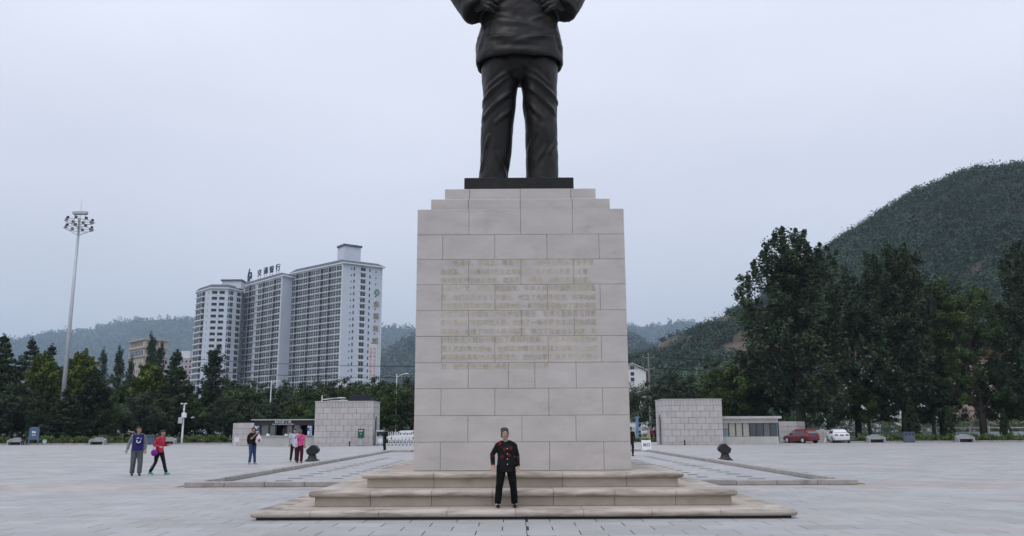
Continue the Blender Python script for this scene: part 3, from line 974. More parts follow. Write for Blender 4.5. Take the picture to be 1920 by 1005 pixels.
# dark slot drains in the court
ORD = 'first second third fourth fifth sixth seventh eighth ninth tenth eleventh twelfth thirteenth fourteenth fifteenth sixteenth'.split()
for s in (-1, 1):
    for (x, y0, nn) in ((7.4, 27.3, 16), (5.95, 28.5, 12)):
        for k in range(nn):
            w = 0.5 if x > 7 else .34
            g = MB(); xx = s * x; yy = y0 + k * 1.46
            g.box(xx - w / 2, xx + w / 2, yy - .055, yy - .03, .002, .010); g.box(xx - w / 2, xx + w / 2, yy + .03, yy + .055, .002, .010)
            for q in range(5): g.box(xx - w / 2 + q * (w - .02) / 4, xx - w / 2 + q * (w - .02) / 4 + .02, yy - .03, yy + .03, .002, .008)
            g.box(xx - w / 2 + .001, xx + w / 2 - .001, yy - .03, yy + .03, .0015, .004)
            tag(g.build('slot_drain', M_BLACK), 'dark slot drain, %s from the front kerb in the %s row %s of the pedestal' % (ORD[k], 'outer' if x > 7 else 'inner', 'left' if s < 0 else 'right'), 'drain', 'slot drains in the court')

# ================================================================== FAR BUILDINGS
_wins = {}


def win_mesh(w, h, cols=1, rows=1, fw=0.07, proud=0.12, glass=None, frame=None):
    key = (round(w, 2), round(h, 2), cols, rows, fw, (glass or M_TGLASS).name, (frame or M_TBAND).name)
    if key not in _wins:
        b = MB()
        b.box(0, w, -.06, .05, 0, h, 1)                               # glass
        b.box(-fw, 0, -proud, .05, -fw, h + fw); b.box(w, w + fw, -proud, .05, -fw, h + fw)
        b.box(0, w, -proud, .05, -fw, 0); b.box(0, w, -proud, .05, h, h + fw)
        for k in range(1, cols): b.box(w * k / cols - fw / 2, w * k / cols + fw / 2, -proud + .02, -.06, 0, h)
        for k in range(1, rows): b.box(0, w, -proud + .03, -.06, h * k / rows - fw / 2, h * k / rows + fw / 2)
        _wins[key] = b.mesh('window', [frame or M_TBAND, glass or M_TGLASS])
    return _wins[key]


class Face:
    def __init__(self, parent, P0, P1):
        self.o = Vector((P0[0], P0[1], 0)); d = Vector((P1[0] - P0[0], P1[1] - P0[1], 0))
        self.L = d.length; self.d = d.normalized(); self.rz = math.atan2(d.y, d.x); self.parent = parent
        self.n = Vector((self.d.y, -self.d.x, 0))

    def pos(self, u, z, out=0.0): return self.o + self.d * u + self.n * out + Vector((0, 0, z))

    def put(self, name, mesh, u, z, out=0.0): return link(name, mesh, self.parent, self.pos(u, z, out), self.rz)

    def box(self, name, u0, u1, z0, z1, out0, out1, m):
        return MB().box(0, u1 - u0, -out1, -out0, 0, z1 - z0).build(name, m, self.parent, loc=self.pos(u0, z0), rz=self.rz)


def tower(name, label, foot, z_top, vis_z, eave=1.2, roof_h=2.4):
    t = thing(name, label, 'building')
    MB().prism([(p[0], p[1]) for p in foot], -.04, z_top).build('wall', M_TWALL, t)
    c = sum((Vector((p[0], p[1], 0)) for p in foot), Vector()) / len(foot)
    def off(k): return [(c.x + (p[0] - c.x) * k, c.y + (p[1] - c.y) * k) for p in foot]
    k1 = 1 + eave / 18
    MB().prism(off(k1), z_top, z_top + .55).build('eave_fascia', M_TBAND, t)
    r = MB(); n = len(foot)
    lo, hi = off(k1 - .004), off(0.90)
    r.rings([[Vector((p[0], p[1], z_top + .55)) for p in lo], [Vector((p[0], p[1], z_top + roof_h)) for p in hi]])
    r.build('roof', M_TROOF, t)
    return t


# ---- tower with the vertical hotel lettering (nearest of the three)
FLOOR = 3.06
P3 = at(644, 494, 400); z3 = P3.z
L3, R3 = gnd(547, 514, z3), gnd(717, 503, z3)
B3 = L3 + (R3 - P3)
t3 = tower('apartment_tower', 'tallest pale grey apartment tower with vertical gilt lettering down its end wall', [P3, R3, B3, L3], z3, 20)
fl = Face(t3, L3, P3); fr_ = Face(t3, P3, R3)
nf = int((z3 - 18) / FLOOR)
cols3 = []
u = 0.8
pat = [(3.0, 2, 1), (2.2, 1, 0), (3.2, 2, 1), (3.2, 2, 1), (2.2, 1, 0), (3.2, 2, 1), (3.2, 2, 1), (2.2, 1, 0), (3.2, 2, 1), (2.0, 1, 0), (3.4, 2, 1), (3.6, 2, 1)]
tot = sum(p[0] + .28 for p in pat); sc_ = (fl.L - 1.2) / tot
for w, c_, proud in pat:
    cols3.append((u, w * sc_, c_, proud)); u += (w + .28) * sc_
M_RECESS = mat('recess_shade_and_pane', (0.04, 0.05, 0.065), 0.8, 0.2)  # flat dark colour holds the shade of facade recesses; also dark panes
for k in range(nf):
    z = z3 - 0.5 - (k + 1) * FLOOR
    for (u0, w, c_, proud) in cols3:
        if proud:
            fl.put('window', win_mesh(w, 2.15, c_, 2, .09, .16), u0, z + .62, .25)
        else:
            fl.put('recess_shade', win_mesh(w, 2.45, 1, 1, .05, .08, M_RECESS, M_RECESS), u0, z + .42, .02)
    fl.box('floor_band', .4, fl.L - .2, z + .12, z + .40, 0.0, .42, M_TBAND)
    # end wall: small windows, a column of balconies, small windows
    for (u0, w, h) in ((.19, .55, .8), (.26, .7, 1.5), (.66, .7, 1.5), (.82, .65, .8)):
        fr_.put('window', win_mesh(w, h, 1, 1, .05, .06), fr_.L * u0, z + .9, .02)
    fr_.put('window', win_mesh(2.6, 1.9, 2, 1, .07, .1), fr_.L * .44, z + .85, .02)
    fr_.box('balcony', fr_.L * .43, fr_.L * .43 + 3.0, z + .1, z + .75, 0.0, .7, M_TBAND)
for u0 in (.05, fl.L - .35): fl.box('corner_pier', u0, u0 + .4, 5, z3 - .02, 0.0, .5, M_TBAND)
fr_.box('edge_balcony_stack', fr_.L - .35, fr_.L - .02, 5, z3 - .05, 0.0, .35, M_TBAND)
# stair tower on the roof
S = Face(t3, P3, R3)
for nm, a, b2, zz0, zz1, m in (('stair_tower', 1.0, 9.8, z3 + 1.0, z3 + 9.2, M_TWALL), ('stair_tower_roof', .5, 10.3, z3 + 9.2, z3 + 10.1, M_TROOF)):
    MB().box(0, b2 - a, 0 if 'roof' not in nm else -.5, 7.5, 0, zz1 - zz0).build(nm, m, t3, loc=S.pos(a, zz0, -1.5), rz=S.rz)
MB().box(0, 8, 0, 6, 0, 3.6).build('roof_lift_house', M_TWALL, t3, loc=fl.pos(fl.L * .25, z3 + .9, -9), rz=fl.rz)
# lettering on the end wall
for i, ch in enumerate('金源宾馆'):
    o = text_obj('wall_letter', ch, 3.3, M_TGOLD, t3, fr_.pos(fr_.L * .86, at(707, 571 + i * 23.0, 412).z, .25), fr_.rz, extrude=.08, bold=.03)
em = MB(); em.add([(0, 0, -1.9), (1.7, 0, 0), (0, 0, 1.9), (-1.7, 0, 0), (0, -.2, -1.9), (1.7, -.2, 0), (0, -.2, 1.9), (-1.7, -.2, 0), (0, -.2, -1.0), (.9, -.2, 0), (0, -.2, 1.0), (-.9, -.2, 0)],
                  [(0, 1, 5, 4), (1, 2, 6, 5), (2, 3, 7, 6), (3, 0, 4, 7), (4, 5, 9, 8), (5, 6, 10, 9), (6, 7, 11, 10), (7, 4, 8, 11)])
em.build('wall_emblem', mat('emblem_green', (.12, .26, .18), .6), t3, loc=fr_.pos(fr_.L * .87, at(709, 549, 412).z, .05), rz=fr_.rz)
MB().box(-2.2, 2.2, -.12, 0, 0, 17).build('banner_panel', M_WHITE, t3, loc=fr_.pos(fr_.L * .80, at(703, 711, 410).z, .05), rz=fr_.rz)
text_obj('banner_mark', '上', 3.0, M_RED, t3, fr_.pos(fr_.L * .80, at(704, 640, 410).z, .2), fr_.rz)
for j, body in enumerate(('住宿餐饮会议接待', '热线电话欢迎光临')):
    for i, ch in enumerate(body):
        text_obj('banner_letter', ch, 1.7, M_RED, t3, fr_.pos(fr_.L * .80 + (-1.0, 1.0)[j], at(704, 655 + i * 7.0, 410).z, .19), fr_.rz)

# ---- middle tower with the bank lettering on its roof
P2 = at(530, 518, 420); z2 = P2.z
L2, R2 = gnd(450, 540, z2), gnd(553, 523, z2)
dl = (L2 - P2).normalized(); B2 = L2 + (R2 - P2) * 2.2; R2b = P2 + (R2 - P2) * 2.2
t2 = tower('apartment_tower', 'middle apartment tower carrying large dark rooftop lettering and a bank logo', [P2, R2b, B2, L2], z2, 20)
f2 = Face(t2, L2, P2); f2r = Face(t2, P2, R2b)
pat2 = [(3.2, 2, 1), (1.0, 1, 2), (3.2, 2, 1), (2.2, 1, 0), (3.2, 2, 1), (1.8, 1, 2), (3.2, 2, 1), (2.0, 1, 0), (3.2, 2, 1), (3.0, 2, 1), (2.2, 1, 0), (3.6, 2, 1)]
tot = sum(p[0] + .3 for p in pat2); sc_ = (f2.L - .9) / tot
nf2 = int((z2 - 18) / FLOOR)
for k in range(nf2):
    z = z2 - .5 - (k + 1) * FLOOR
    u = .6
    for w, c_, kind in pat2:
        if kind == 1: f2.put('window', win_mesh(w * sc_, 2.1, c_, 2, .09, .16), u, z + .62, .25)
        elif kind == 0: f2.put('recess_shade', win_mesh(w * sc_, 2.45, 1, 1, .05, .08, M_RECESS, M_RECESS), u, z + .42, .02)
        u += (w + .3) * sc_
    f2.box('floor_band', .2, f2.L - .2, z + .12, z + .40, 0.0, .42, M_TBAND)
    f2r.put('window', win_mesh(.8, .9, 1, 1, .05, .06), f2r.L * .62, z + 1.2, .02)
    f2r.put('window', win_mesh(.9, 1.5, 1, 1, .05, .06), f2r.L * .80, z + .8, .02)
for u0 in (.02, f2.L - .3): f2.box('corner_pier', u0, u0 + .35, 5, z2 - .02, 0.0, .5, M_TBAND)
MB().box(0, 9, 0, 6, 0, 3.2).build('roof_lift_house', M_TWALL, t2, loc=f2.pos(f2.L * .42, z2 + .9, -10), rz=f2.rz)
for i, ch in enumerate('交通银行'):
    px = (483.5, 495.5, 506.5, 518.5)[i]; py = (512.5, 508.5, 506, 502.5)[i]
    u0 = f2.L * (px - 450) / 80 * 0.97
    P = f2.pos(u0, 0, -1.4)
    zc = at(px, py, P.y).z
    text_obj('roof_letter', ch, 3.9, M_DKSIGN, t2, (P.x, P.y, zc), f2.rz, extrude=.15, bold=.05, sx=1.25)
    for s in (-1.3, 1.3):
        q = f2.pos(u0 + s, 0, -1.5)
        MB().tube([(q.x, q.y, z2 + .5), (q.x, q.y, zc - 1.6)], .09, 6).build('sign_strut', M_GALV, t2)
        MB().tube([(q.x - 1.2, q.y + 2.6, z2 + 1.0), (q.x, q.y, zc)], .07, 6).build('sign_strut', M_GALV, t2)
# logo: tall outer stroke bending into a bowl, with a small inner bar
P = f2.pos(f2.L * .17, 0, -1.4); zc = at(471.5, 518, P.y).z
lg = MB()
lg.yprism([(-2.1, -3.6), (-1.2, -3.0), (-1.2, 1.2), (-.2, 4.2), (-.9, 4.0), (-2.1, 1.4)], -.2, .2)
lg.yprism([(-1.2, 1.2), (-.2, 2.3), (1.9, 2.1), (2.1, 1.4), (-.1, 1.3), (-1.2, .4)], -.2, .2)
lg.yprism([(1.2, 1.5), (2.1, 1.5), (2.1, -1.6), (1.2, -1.6)], -.2, .2)
lg.yprism([(-.3, -.2), (.4, .4), (.5, -2.6), (-.2, -2.8)], -.2, .2)
lg.build('roof_logo', M_DKSIGN, t2, loc=(P.x, P.y, zc), rz=f2.rz)
for s in (-1.4, 1.2):
    MB().tube([(P.x + s, P.y + .3, z2 + .4), (P.x + s, P.y + .3, zc + .8)], .09, 6).build('sign_strut', M_GALV, t2)

# ---- left tower with paired dark windows
P1a, P1b = at(395, 541, 430), at(428, 543, 431); z1t = P1a.z
P1l, P1r = gnd(369, 549, z1t), gnd(452, 546.5, z1t)
back = Vector((-4, 17, 0))
t1 = tower('apartment_tower', 'shortest apartment tower with pairs of dark windows at the near end of the row', [P1l, P1a, P1b, P1r, P1r + back, P1l + back * .7], z1t, 20)
fa, fb, fc = Face(t1, P1l, P1a), Face(t1, P1a, P1b), Face(t1, P1b, P1r)
nf1 = int((z1t - 16) / FLOOR)
for k in range(nf1):
    z = z1t - .5 - (k + 1) * FLOOR
    fa.put('window', win_mesh(fa.L * .36, 2.0, 2, 1, .08, .14), fa.L * .06, z + .7, .2)
    fa.put('window', win_mesh(fa.L * .16, 2.0, 1, 1, .06, .1, M_RECESS, M_RECESS), fa.L * .46, z + .7, .05)
    fa.box('floor_band', .1, fa.L * .64, z + .1, z + .55, 0.0, .7, M_TBAND)
    fa.put('window', win_mesh(.5, 1.4, 1, 1, .05, .06), fa.L * .86, z + .9, .02)
    for uu in (.10, .52):
        fb.put('window', win_mesh(fb.L * .30, 1.5, 2, 1, .07, .06, M_RECESS), fb.L * uu, z + .85, .03)
    fb.box('air_conditioner', fb.L * .44, fb.L * .50, z + .25, z + .8, 0.0, .35, M_TBAND)
    fc.put('window', win_mesh(fc.L * .10, 1.4, 1, 1, .05, .06, M_RECESS), fc.L * .02, z + .9, .03)
    fc.put('window', win_mesh(fc.L * .24, 2.0, 2, 1, .07, .1), fc.L * .14, z + .7, .15)
    fc.box('balcony', fc.L * .12, fc.L * .40, z + .1, z + .6, 0.0, .6, M_TBAND)
    fc.put('window', win_mesh(fc.L * .28, 2.0, 2, 1, .07, .1, M_RECESS), fc.L * .68, z + .7, .15)
    fc.box('balcony', fc.L * .66, fc.L * .99, z + .1, z + .62, 0.0, .7, M_TBAND)
MB().box(-5, 5, -3, 3, 0, 4.0).build('roof_lift_house', M_TWALL, t1, loc=(P1b.x - .5, P1b.y + 9, z1t + 1.2))
MB().box(-5.6, 5.6, -3.6, 3.6, 4.0, 4.7).build('roof_lift_house_cap', M_TROOF, t1, loc=(P1b.x - .5, P1b.y + 9, z1t + 1.2))

# ---- beige hotel block behind the poplars, and the small pinkish block beside it
bb = thing('hotel_building', 'beige flat-topped building with dark roof sign rising behind slender poplars', 'building')
Pb = at(272, 634, 330); zb_ = Pb.z
Lb, Rb = gnd(244, 640, zb_), gnd(315.5, 638, zb_)
Bb = Lb + (Rb - Pb)
MB().prism([(p.x, p.y) for p in (Pb, Rb, Bb, Lb)], -.04, zb_).build('wall', M_BEIGE, bb)
fL, fR = Face(bb, Lb, Pb), Face(bb, Pb, Rb)
for f in (fL, fR):
    for zz in (zb_ - .6, zb_ - 3.8, zb_ - 7.2): f.box('cornice', -.2, f.L + .2, zz, zz + .55, 0.0, .5, M_BEIGE)
for k in range(9):
    fL.put('window', win_mesh(fL.L / 11, 2.1, 1, 1, .05, .06), fL.L * (k + .7) / 10, zb_ - 6.6, .02)
for j in range(6):
    for k in range(7):
        if (j * 3 + k) % 5 != 4: fL.put('window', win_mesh(.75, 1.3, 1, 1, .05, .06, M_RECESS), fL.L * (k + .8) / 8, zb_ - 10.2 - j * 3.1, .02)
    for k in range(3): fR.put('window', win_mesh(1.2, 1.4, 1, 1, .05, .06, M_RECESS), fR.L * (k + .5) / 3.2, zb_ - 6.2 - j * 3.1, .02)
for i, ch in enumerate('延安国际酒店'):
    text_obj('roof_sign_letter', ch, 1.9, M_DKSIGN, bb, fL.pos(fL.L * (.14 + .14 * i), zb_ - 1.95, .12), fL.rz)
for i, ch in enumerate('大酒店'):
    text_obj('roof_sign_letter', ch, 1.9, M_DKSIGN, bb, fR.pos(fR.L * (.25 + .25 * i), zb_ - 1.95, .12), fR.rz)
pk = thing('apartment_block', 'small pinkish apartment block between the beige building and the towers', 'building')
M_PINK = mat('pinkish_render', (0.46, 0.40, 0.42), 0.85, 0.2)
Pp = at(338, 672, 450)
MB().box(Pp.x, Pp.x + 9, 450, 462, -.04, Pp.z).build('wall', M_PINK, pk)
MB().box(Pp.x, Pp.x + 4.6, 451, 458, Pp.z, Pp.z + 4).build('stair_head', M_WHITE, pk)
fp = Face(pk, (Pp.x, 450), (Pp.x + 9, 450))
for j in range(7):
    for k in range(4): fp.put('window', win_mesh(1.0, 1.2, 1, 1, .05, .06, M_RECESS), .8 + k * 2.1, Pp.z - 2.2 - j * 2.9, .02)

# ---- white gabled house right of the pedestal
gh = thing('gabled_house', 'white gabled house with three small windows on the slope right of the pedestal', 'house')
g0, g1, gt = at(1170, 720, 260), at(1211, 696, 260), at(1185.5, 683, 260)
zE = g1.z
MB().yprism([(g0.x - 6, -.04), (g1.x, -.04), (g1.x, zE), (gt.x, gt.z), (g0.x - 6, zE - 1)], 260, 274).build('wall', M_WHITE, gh)
MB().yprism([(gt.x, gt.z + .05), (g1.x + .9, zE - .1), (g1.x + .9, zE + .25), (gt.x, gt.z + .45)], 259.4, 274.5).build('roof', M_CONC, gh)
MB().yprism([(g0.x - 6.5, zE - 1.05), (gt.x, gt.z + .05), (gt.x, gt.z + .45), (g0.x - 6.5, zE - .6)], 259.4, 274.5).build('roof', M_CONC, gh)
fg = Face(gh, (g0.x, 260), (g1.x, 260))
for px, py, w, h in ((1183.5, 689.5, .55, 1.0), (1187.3, 689.5, .55, 1.0), (1185.5, 701, 1.1, 1.1), (1186, 711.5, 1.1, 1.1)):
    q = at(px, py, 260); fg.put('window', win_mesh(w, h, 1, 1, .05, .06, M_RECESS), q.x - g0.x - w / 2, q.z - h / 2, .02)

# ---- houses half hidden behind the tall right trees
def small_house(label, px0, px1, py_top, Y, m, roofm, nwin, mono):
    a, b2 = at(px0, py_top, Y), at(px1, py_top, Y)
    h = thing('house', label, 'house', (a.x, Y, 0))
    w = b2.x - a.x
    MB().box(0, w, 0, 8, -.04, a.z).build('wall', m, h)
    if mono: MB().box(-.4, w + .4, -.4, 8.4, a.z, a.z + .6).build('roof', roofm, h)
    else: MB().yprism([(-.6, a.z), (w + .6, a.z), (w * .8, a.z + 1.6), (w * .2, a.z + 1.6)], -.5, 8.5).build('roof', roofm, h)
    for k in range(nwin):
        link('window', win_mesh(1.2, 1.3, 2, 1, .06, .06, M_RECESS), h, (w * (k + .5) / nwin - .6, -.02, a.z - 2.4))
        link('window', win_mesh(1.2, 1.3, 2, 1, .06, .06, M_RECESS), h, (w * (k + .5) / nwin - .6, -.02, a.z - 5.4))
M_RROOF = mat('red_brown_roof', (0.22, 0.09, 0.07), 0.85, 0.2)
M_SALMON = mat('salmon_render', (0.38, 0.28, 0.245), 0.85, 0.2)
small_house('white house with a red roof edge glimpsed behind the big poplar', 1552, 1640, 662, 175, M_WHITE, M_RROOF, 6, True)
small_house('white block glimpsed between the trunks of the middle poplars', 1690, 1760, 672, 185, M_WHITE, M_CONC, 4, True)
small_house('salmon pink house with red-brown roof behind the rightmost trees', 1800, 1930, 672, 170, M_SALMON, M_RROOF, 6, False)

# ================================================================== GATEHOUSES AND KIOSKS
def gatehouse(label, x_out, x_in, Y, H, depth):
    """stone block; x_in is the side towards the driveway, with a pointed arch"""
    s = 1 if x_in > x_out else -1
    x0, x1 = min(x_out, x_in), max(x_out, x_in)
    g = thing('gatehouse', label, 'gatehouse', ((x0 + x1) / 2, Y, 0))
    hw = (x1 - x0) / 2
    D = depth
    tb = .10
    # core left open behind the arch
    ay, aw, ah = D * .42, 1.5, 3.0     # arch centre from the front, width, height
    c = MB()
    c.box(-hw + tb, hw - tb, tb, ay - aw / 2, 0, H - .02); c.box(-hw + tb, hw - tb, ay + aw / 2, D - tb, 0, H - .02)
    c.box(-hw + tb, hw - tb, ay - aw / 2, ay + aw / 2, ah, H - .02)
    c.box(-hw + tb if s > 0 else -hw + 1.4, hw - 1.4 if s > 0 else hw - tb, ay - aw / 2, ay + aw / 2, 0, ah)
    c.build('core', MATS['pale_mortar'], g)
    rows_z = [0.0, .26, .86, 1.46, 2.06, 2.66, 3.26, H - .56, H]
    for r in range(len(rows_z) - 1):
        z0, z1 = rows_z[r], rows_z[r + 1]
        soldier = r == len(rows_z) - 2
        w = .30 if soldier else .89
        L = 2 * hw
        n = round(L / w)
        js = [-hw + L * i / n for i in range(n + 1)] if (r % 2 == 0 or soldier) else [-hw] + [-hw + L * (i + .5) / n for i in range(n)] + [hw]
        for i in range(len(js) - 1):
            if js[i + 1] - js[i] < .1: continue
            link('stone_block', slab(js[i + 1] - js[i] - .02, z1 - z0 - .02, tb + rng.uniform(-.006, .006), .012, M_BLOCK), g, (js[i] + .012, tb, z0 + .012))
            if r % 2 or soldier: continue
        for i in range(len(js) - 1):      # back wall
            if js[i + 1] - js[i] < .1: continue
            link('stone_block', slab(js[i + 1] - js[i] - .024, z1 - z0 - .024, tb, .012, M_BLOCK), g, (-js[i] - .012, D - tb, z0 + .012), PI)
        # the side towards the driveway, blocks stop at the arch
        n2 = round((D - 2 * tb) / w)
        ks = [tb + (D - 2 * tb) * i / n2 for i in range(n2 + 1)]
        for i in range(n2):
            a, b2 = ks[i], ks[i + 1]
            parts = [(a, b2)]
            if z0 < ah:
                lo, hi = ay - aw / 2 - .18, ay + aw / 2 + .18
                parts = [(a, min(b2, lo)), (max(a, hi), b2)]
            for (p, q) in parts:
                if q - p < .12: continue
                if s > 0: link('stone_block', slab(q - p - .02, z1 - z0 - .024, tb, .012, M_BLOCK), g, (hw - tb, p + .01, z0 + .012), R(90))
                else: link('stone_block', slab(q - p - .02, z1 - z0 - .024, tb, .012, M_BLOCK), g, (-hw + tb, q - .01, z0 + .012), R(-90))
    # far side left plain
    MB().box(-hw if s > 0 else hw - tb, -hw + tb if s > 0 else hw, tb + .002, D - tb - .002, 0, H).build('plain_side', M_BLOCK, g)
    # pointed arch surround
    sur = MB()
    xs_ = hw if s > 0 else -hw
    pts_o, pts_i = [], []
    for k in range(11):
        t = k / 10
        z = 1.9 + (ah - 1.9) * math.sin(t * PI / 2)
        pts_i.append((ay - aw / 2 * math.cos(t * PI / 2) ** .8, z))
        z2_ = 1.9 + (ah + .35 - 1.9) * math.sin(t * PI / 2)
        pts_o.append((ay - (aw / 2 + .18) * math.cos(t * PI / 2) ** .8, z2_))
    left_i = [(ay - aw / 2, 0)] + pts_i; left_o = [(ay - aw / 2 - .18, 0)] + pts_o
    for mir in (1, -1):
        for k in range(len(left_i) - 1):
            q = [left_i[k], left_i[k + 1], left_o[k + 1], left_o[k]]
            q = [(ay + (p[0] - ay) * mir, p[1]) for p in q]
            V = [(xs_ - s * .12, p[0], p[1]) for p in q] + [(xs_ + s * .04, p[0], p[1]) for p in q]
            sur.add(V, [(0, 1, 2, 3), (7, 6, 5, 4), (0, 4, 5, 1), (1, 5, 6, 2), (2, 6, 7, 3), (3, 7, 4, 0)])
            # filling between the arch curve and the square head of the opening
            f_ = [(ay + (p[0] - ay) * mir, p[1]) for p in (left_i[k], left_i[k + 1])]
            V = [(xs_ - s * .12, f_[0][0], f_[0][1]), (xs_ - s * .12, f_[1][0], f_[1][1]), (xs_ - s * .12, f_[1][0], ah + .36), (xs_ - s * .12, f_[0][0], ah + .36)]
            sur.add(V, [(0, 1, 2, 3)])
    sur.build('arch_surround', M_BLOCK, g)
    xb = xs_ - s * 1.3
    MB().box(min(xb, xb + s * .05), max(xb, xb + s * .05), ay - aw / 2, ay + aw / 2, 0, ah).build('arch_shade_panel', M_DARK, g)  # near-black panel, darkness inside the arch given by colour
    MB().box(-hw - .04, hw + .04, -.04, D + .04, H, H + .09).build('coping', M_BLOCK, g)
    return g


XLo, XLi = at(588, 836, 88).x, at(698, 836, 88).x
gatehouse('pale stone block gatehouse beside the drinks kiosk, narrow arch in its right side', XLo, XLi, 88.0, 4.42, 4.4)
XRo, XRi = at(1357, 834, 85.4).x, at(1245, 834, 85.4).x
gatehouse('pale stone block gatehouse beside the curtained ticket office, narrow arch in its left side', XRo, XRi, 85.4, 4.40, 4.4)

# ---- drinks and flower kiosk left
kx0, kx1 = at(475, 836, 88.6).x, XLo - .01
ky = 88.6
ks_ = thing('kiosk', 'low kiosk with dark brown fascia, white lettering and blue drinks banners', 'kiosk', (kx0, ky, 0))
KWD = kx1 - kx0
def kz(py): return at(530, py, ky).z
MB().box(0, KWD, 0, .25, 0, kz(818)).build('counter_wall', M_CONC, ks_)
MB().box(-.1, KWD, -.12, .3, kz(818), kz(818) + .06).build('counter_top', M_STEEL, ks_)
MB().box(0, KWD, -.10, 3.6, kz(797), kz(788)).build('fascia', M_BROWN, ks_)
MB().box(-.25, KWD, -.35, 3.8, kz(788), kz(788) + .1).build('roof_slab', M_GALV, ks_)
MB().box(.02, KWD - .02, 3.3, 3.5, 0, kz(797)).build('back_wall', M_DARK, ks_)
MB().box(0, .2, .26, 3.3, 0, kz(797)).build('side_wall', M_CONC, ks_)
MB().box(.2, KWD, .3, 3.3, .01, .05).build('floor', M_CONC, ks_)
for i, fx in enumerate((0.0, .09, .235, .345, .52, .62, .745, .885)):
    MB().box(KWD * fx + (.02 if i else .2), KWD * fx + .09 + (.02 if i else .2), .02, .09, kz(818) + .06, kz(797)).build('window_post', M_BROWN, ks_)
for a, b2 in ((.11, .23), (.25, .34), (.53, .615), (.64, .74)):
    MB().box(KWD * a + .06, KWD * b2, .05, .062, kz(818) + .07, kz(797) - .01).build('pane', mat('clear_glass_tint', (.10, .125, .13), .06, .7), ks_)
for (px0, px1, nm) in ((475.5, 487, '鲜花'), (576, 586, '饮料')):
    xa, xb = at(px0, 810, ky).x - kx0, at(px1, 810, ky).x - kx0
    bn = MB().box(xa, xb - .03, -.05, -.02, kz(819), kz(797) - .01).build('banner', M_BLUE, ks_)
    for i, ch in enumerate(nm):
        text_obj('banner_letter', ch, .50, M_WHITE, ks_, ((xa + xb) / 2, -.062, kz((803.5, 813)[i])), bold=.012)
text_obj('sign_letters', '鲜花服务部', .34, M_WHITE, ks_, (KWD * .47, -.115, kz(791.2)), bold=.006)
text_obj('sign_letters', 'Flower Presentation Service Office', .155, M_WHITE, ks_, (KWD * .47, -.115, kz(795.3)), bold=.003)
# goods on the counter and a fridge inside
for i, (fx, w, h, m) in enumerate(((.20, .35, .22, M_WHITE), (.50, .3, .2, M_WHITE), (.56, .35, .3, mat('tan_card', (.4, .33, .25), .8)), (.70, .5, .14, M_WHITE))):
    b = MB(); b.cbox(0, w, -.02, .2, 0, h * .7, .01); b.cbox(.03, w - .03, 0, .18, h * .7, h, .01)
    tag(b.build('counter_box', m, loc=(kx0 + KWD * fx, ky + .02, kz(818) + .062)), ('white carton at the near end of the kiosk counter', 'small white carton in the middle of the kiosk counter', 'tan card box beside the small white carton on the kiosk counter', 'low white tray on the kiosk counter towards the drinks banner')[i], 'box')
fg_ = thing('drinks_fridge', 'upright drinks fridge standing inside the kiosk', 'fridge', (kx0 + KWD * .40, ky + 1.6, .05))
MB().cbox(0, .95, 0, .7, 0, 1.9, .03).build('cabinet', M_GALV, fg_)
MB().box(.12, .83, -.02, .0, .25, 1.6).build('glass_door', M_GLASS, fg_)
MB().box(.05, .9, -.03, .0, 1.65, 1.85).build('header', M_BROWN, fg_)

# ---- low boundary wall curving away left of the kiosk
def boundary_wall(label, pts, H, name='boundary_wall'):
    w = thing(name, label, 'wall', (pts[0][0], pts[0][1], 0))
    for i in range(len(pts) - 1):
        a, b2 = Vector((*pts[i], 0)), Vector((*pts[i + 1], 0))
        d = b2 - a; rz = math.atan2(d.y, d.x); L = d.length
        MB().box(0, L, .03, .3, 0, H - .01).build('core', M_MORTAR, w, loc=a - Vector((*pts[0], 0)), rz=rz)
        for r in range(4):
            z0, z1 = H * r / 4, H * (r + 1) / 4
            n = max(1, round(L / .9))
            for k in range(n):
                p = a - Vector((*pts[0], 0)) + d.normalized() * (L * k / n + .01) + Vector((-d.y, d.x, 0)).normalized() * .05
                link('stone_block', slab(L / n - .02, z1 - z0 - .02, .1, .01, M_BLOCK), w, (p.x, p.y, z0 + .01), rz)
    return w
wl0 = at(436, 833, 96); wl1 = at(476, 834, 91.5)
boundary_wall('low pale stone wall curving behind the left end of the kiosk', [(wl0.x, 96), ((wl0.x + wl1.x) / 2 - .3, 92.8), (wl1.x, 91.8)], at(450, 793, 93).z)
boundary_wall('low pale stone wall behind the red hatchback', [(at(1462, 830, 96.5).x, 96.5), (at(1495, 830, 97).x, 97), (at(1511, 830, 99).x, 99.0)], at(1490, 790, 97).z)
boundary_wall('short low wall between the red and the white car', [(at(1526, 830, 98).x, 98), (at(1562, 830, 98).x, 98)], 1.35)

# ---- ticket office right
ox0, ox1 = XRo + .02, at(1470, 832, 84.6).x
oy = 86.2
of = thing('ticket_office', 'long low office with flat pale roof, curtained windows and dark panes', 'building', (ox0, oy, 0))
OW = ox1 - ox0
def oz(py): return at(1415, py, oy).z
MB().box(0, OW, 0, .22, 0, oz(818.5)).build('sill_wall', M_CONC, of)
MB().box(0, OW + .02, -.06, 3.0, oz(793), oz(785)).build('lintel', M_CONC, of)
MB().box(0, OW + .3, -.35, 3.3, oz(785), oz(785) + .24).build('roof_slab', M_CONC, of)
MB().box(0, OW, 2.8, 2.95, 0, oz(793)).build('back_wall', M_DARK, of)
MB().box(OW - .2, OW, .23, 2.79, 0, oz(793)).build('side_wall', M_CONC, of)
M_CURT = mat('cream_curtain', (0.40, 0.38, 0.34), 0.9, 0.1, var=.2, scale=6, stretch=(6, 6, .3))
wz0, wz1 = oz(818.5), oz(793)
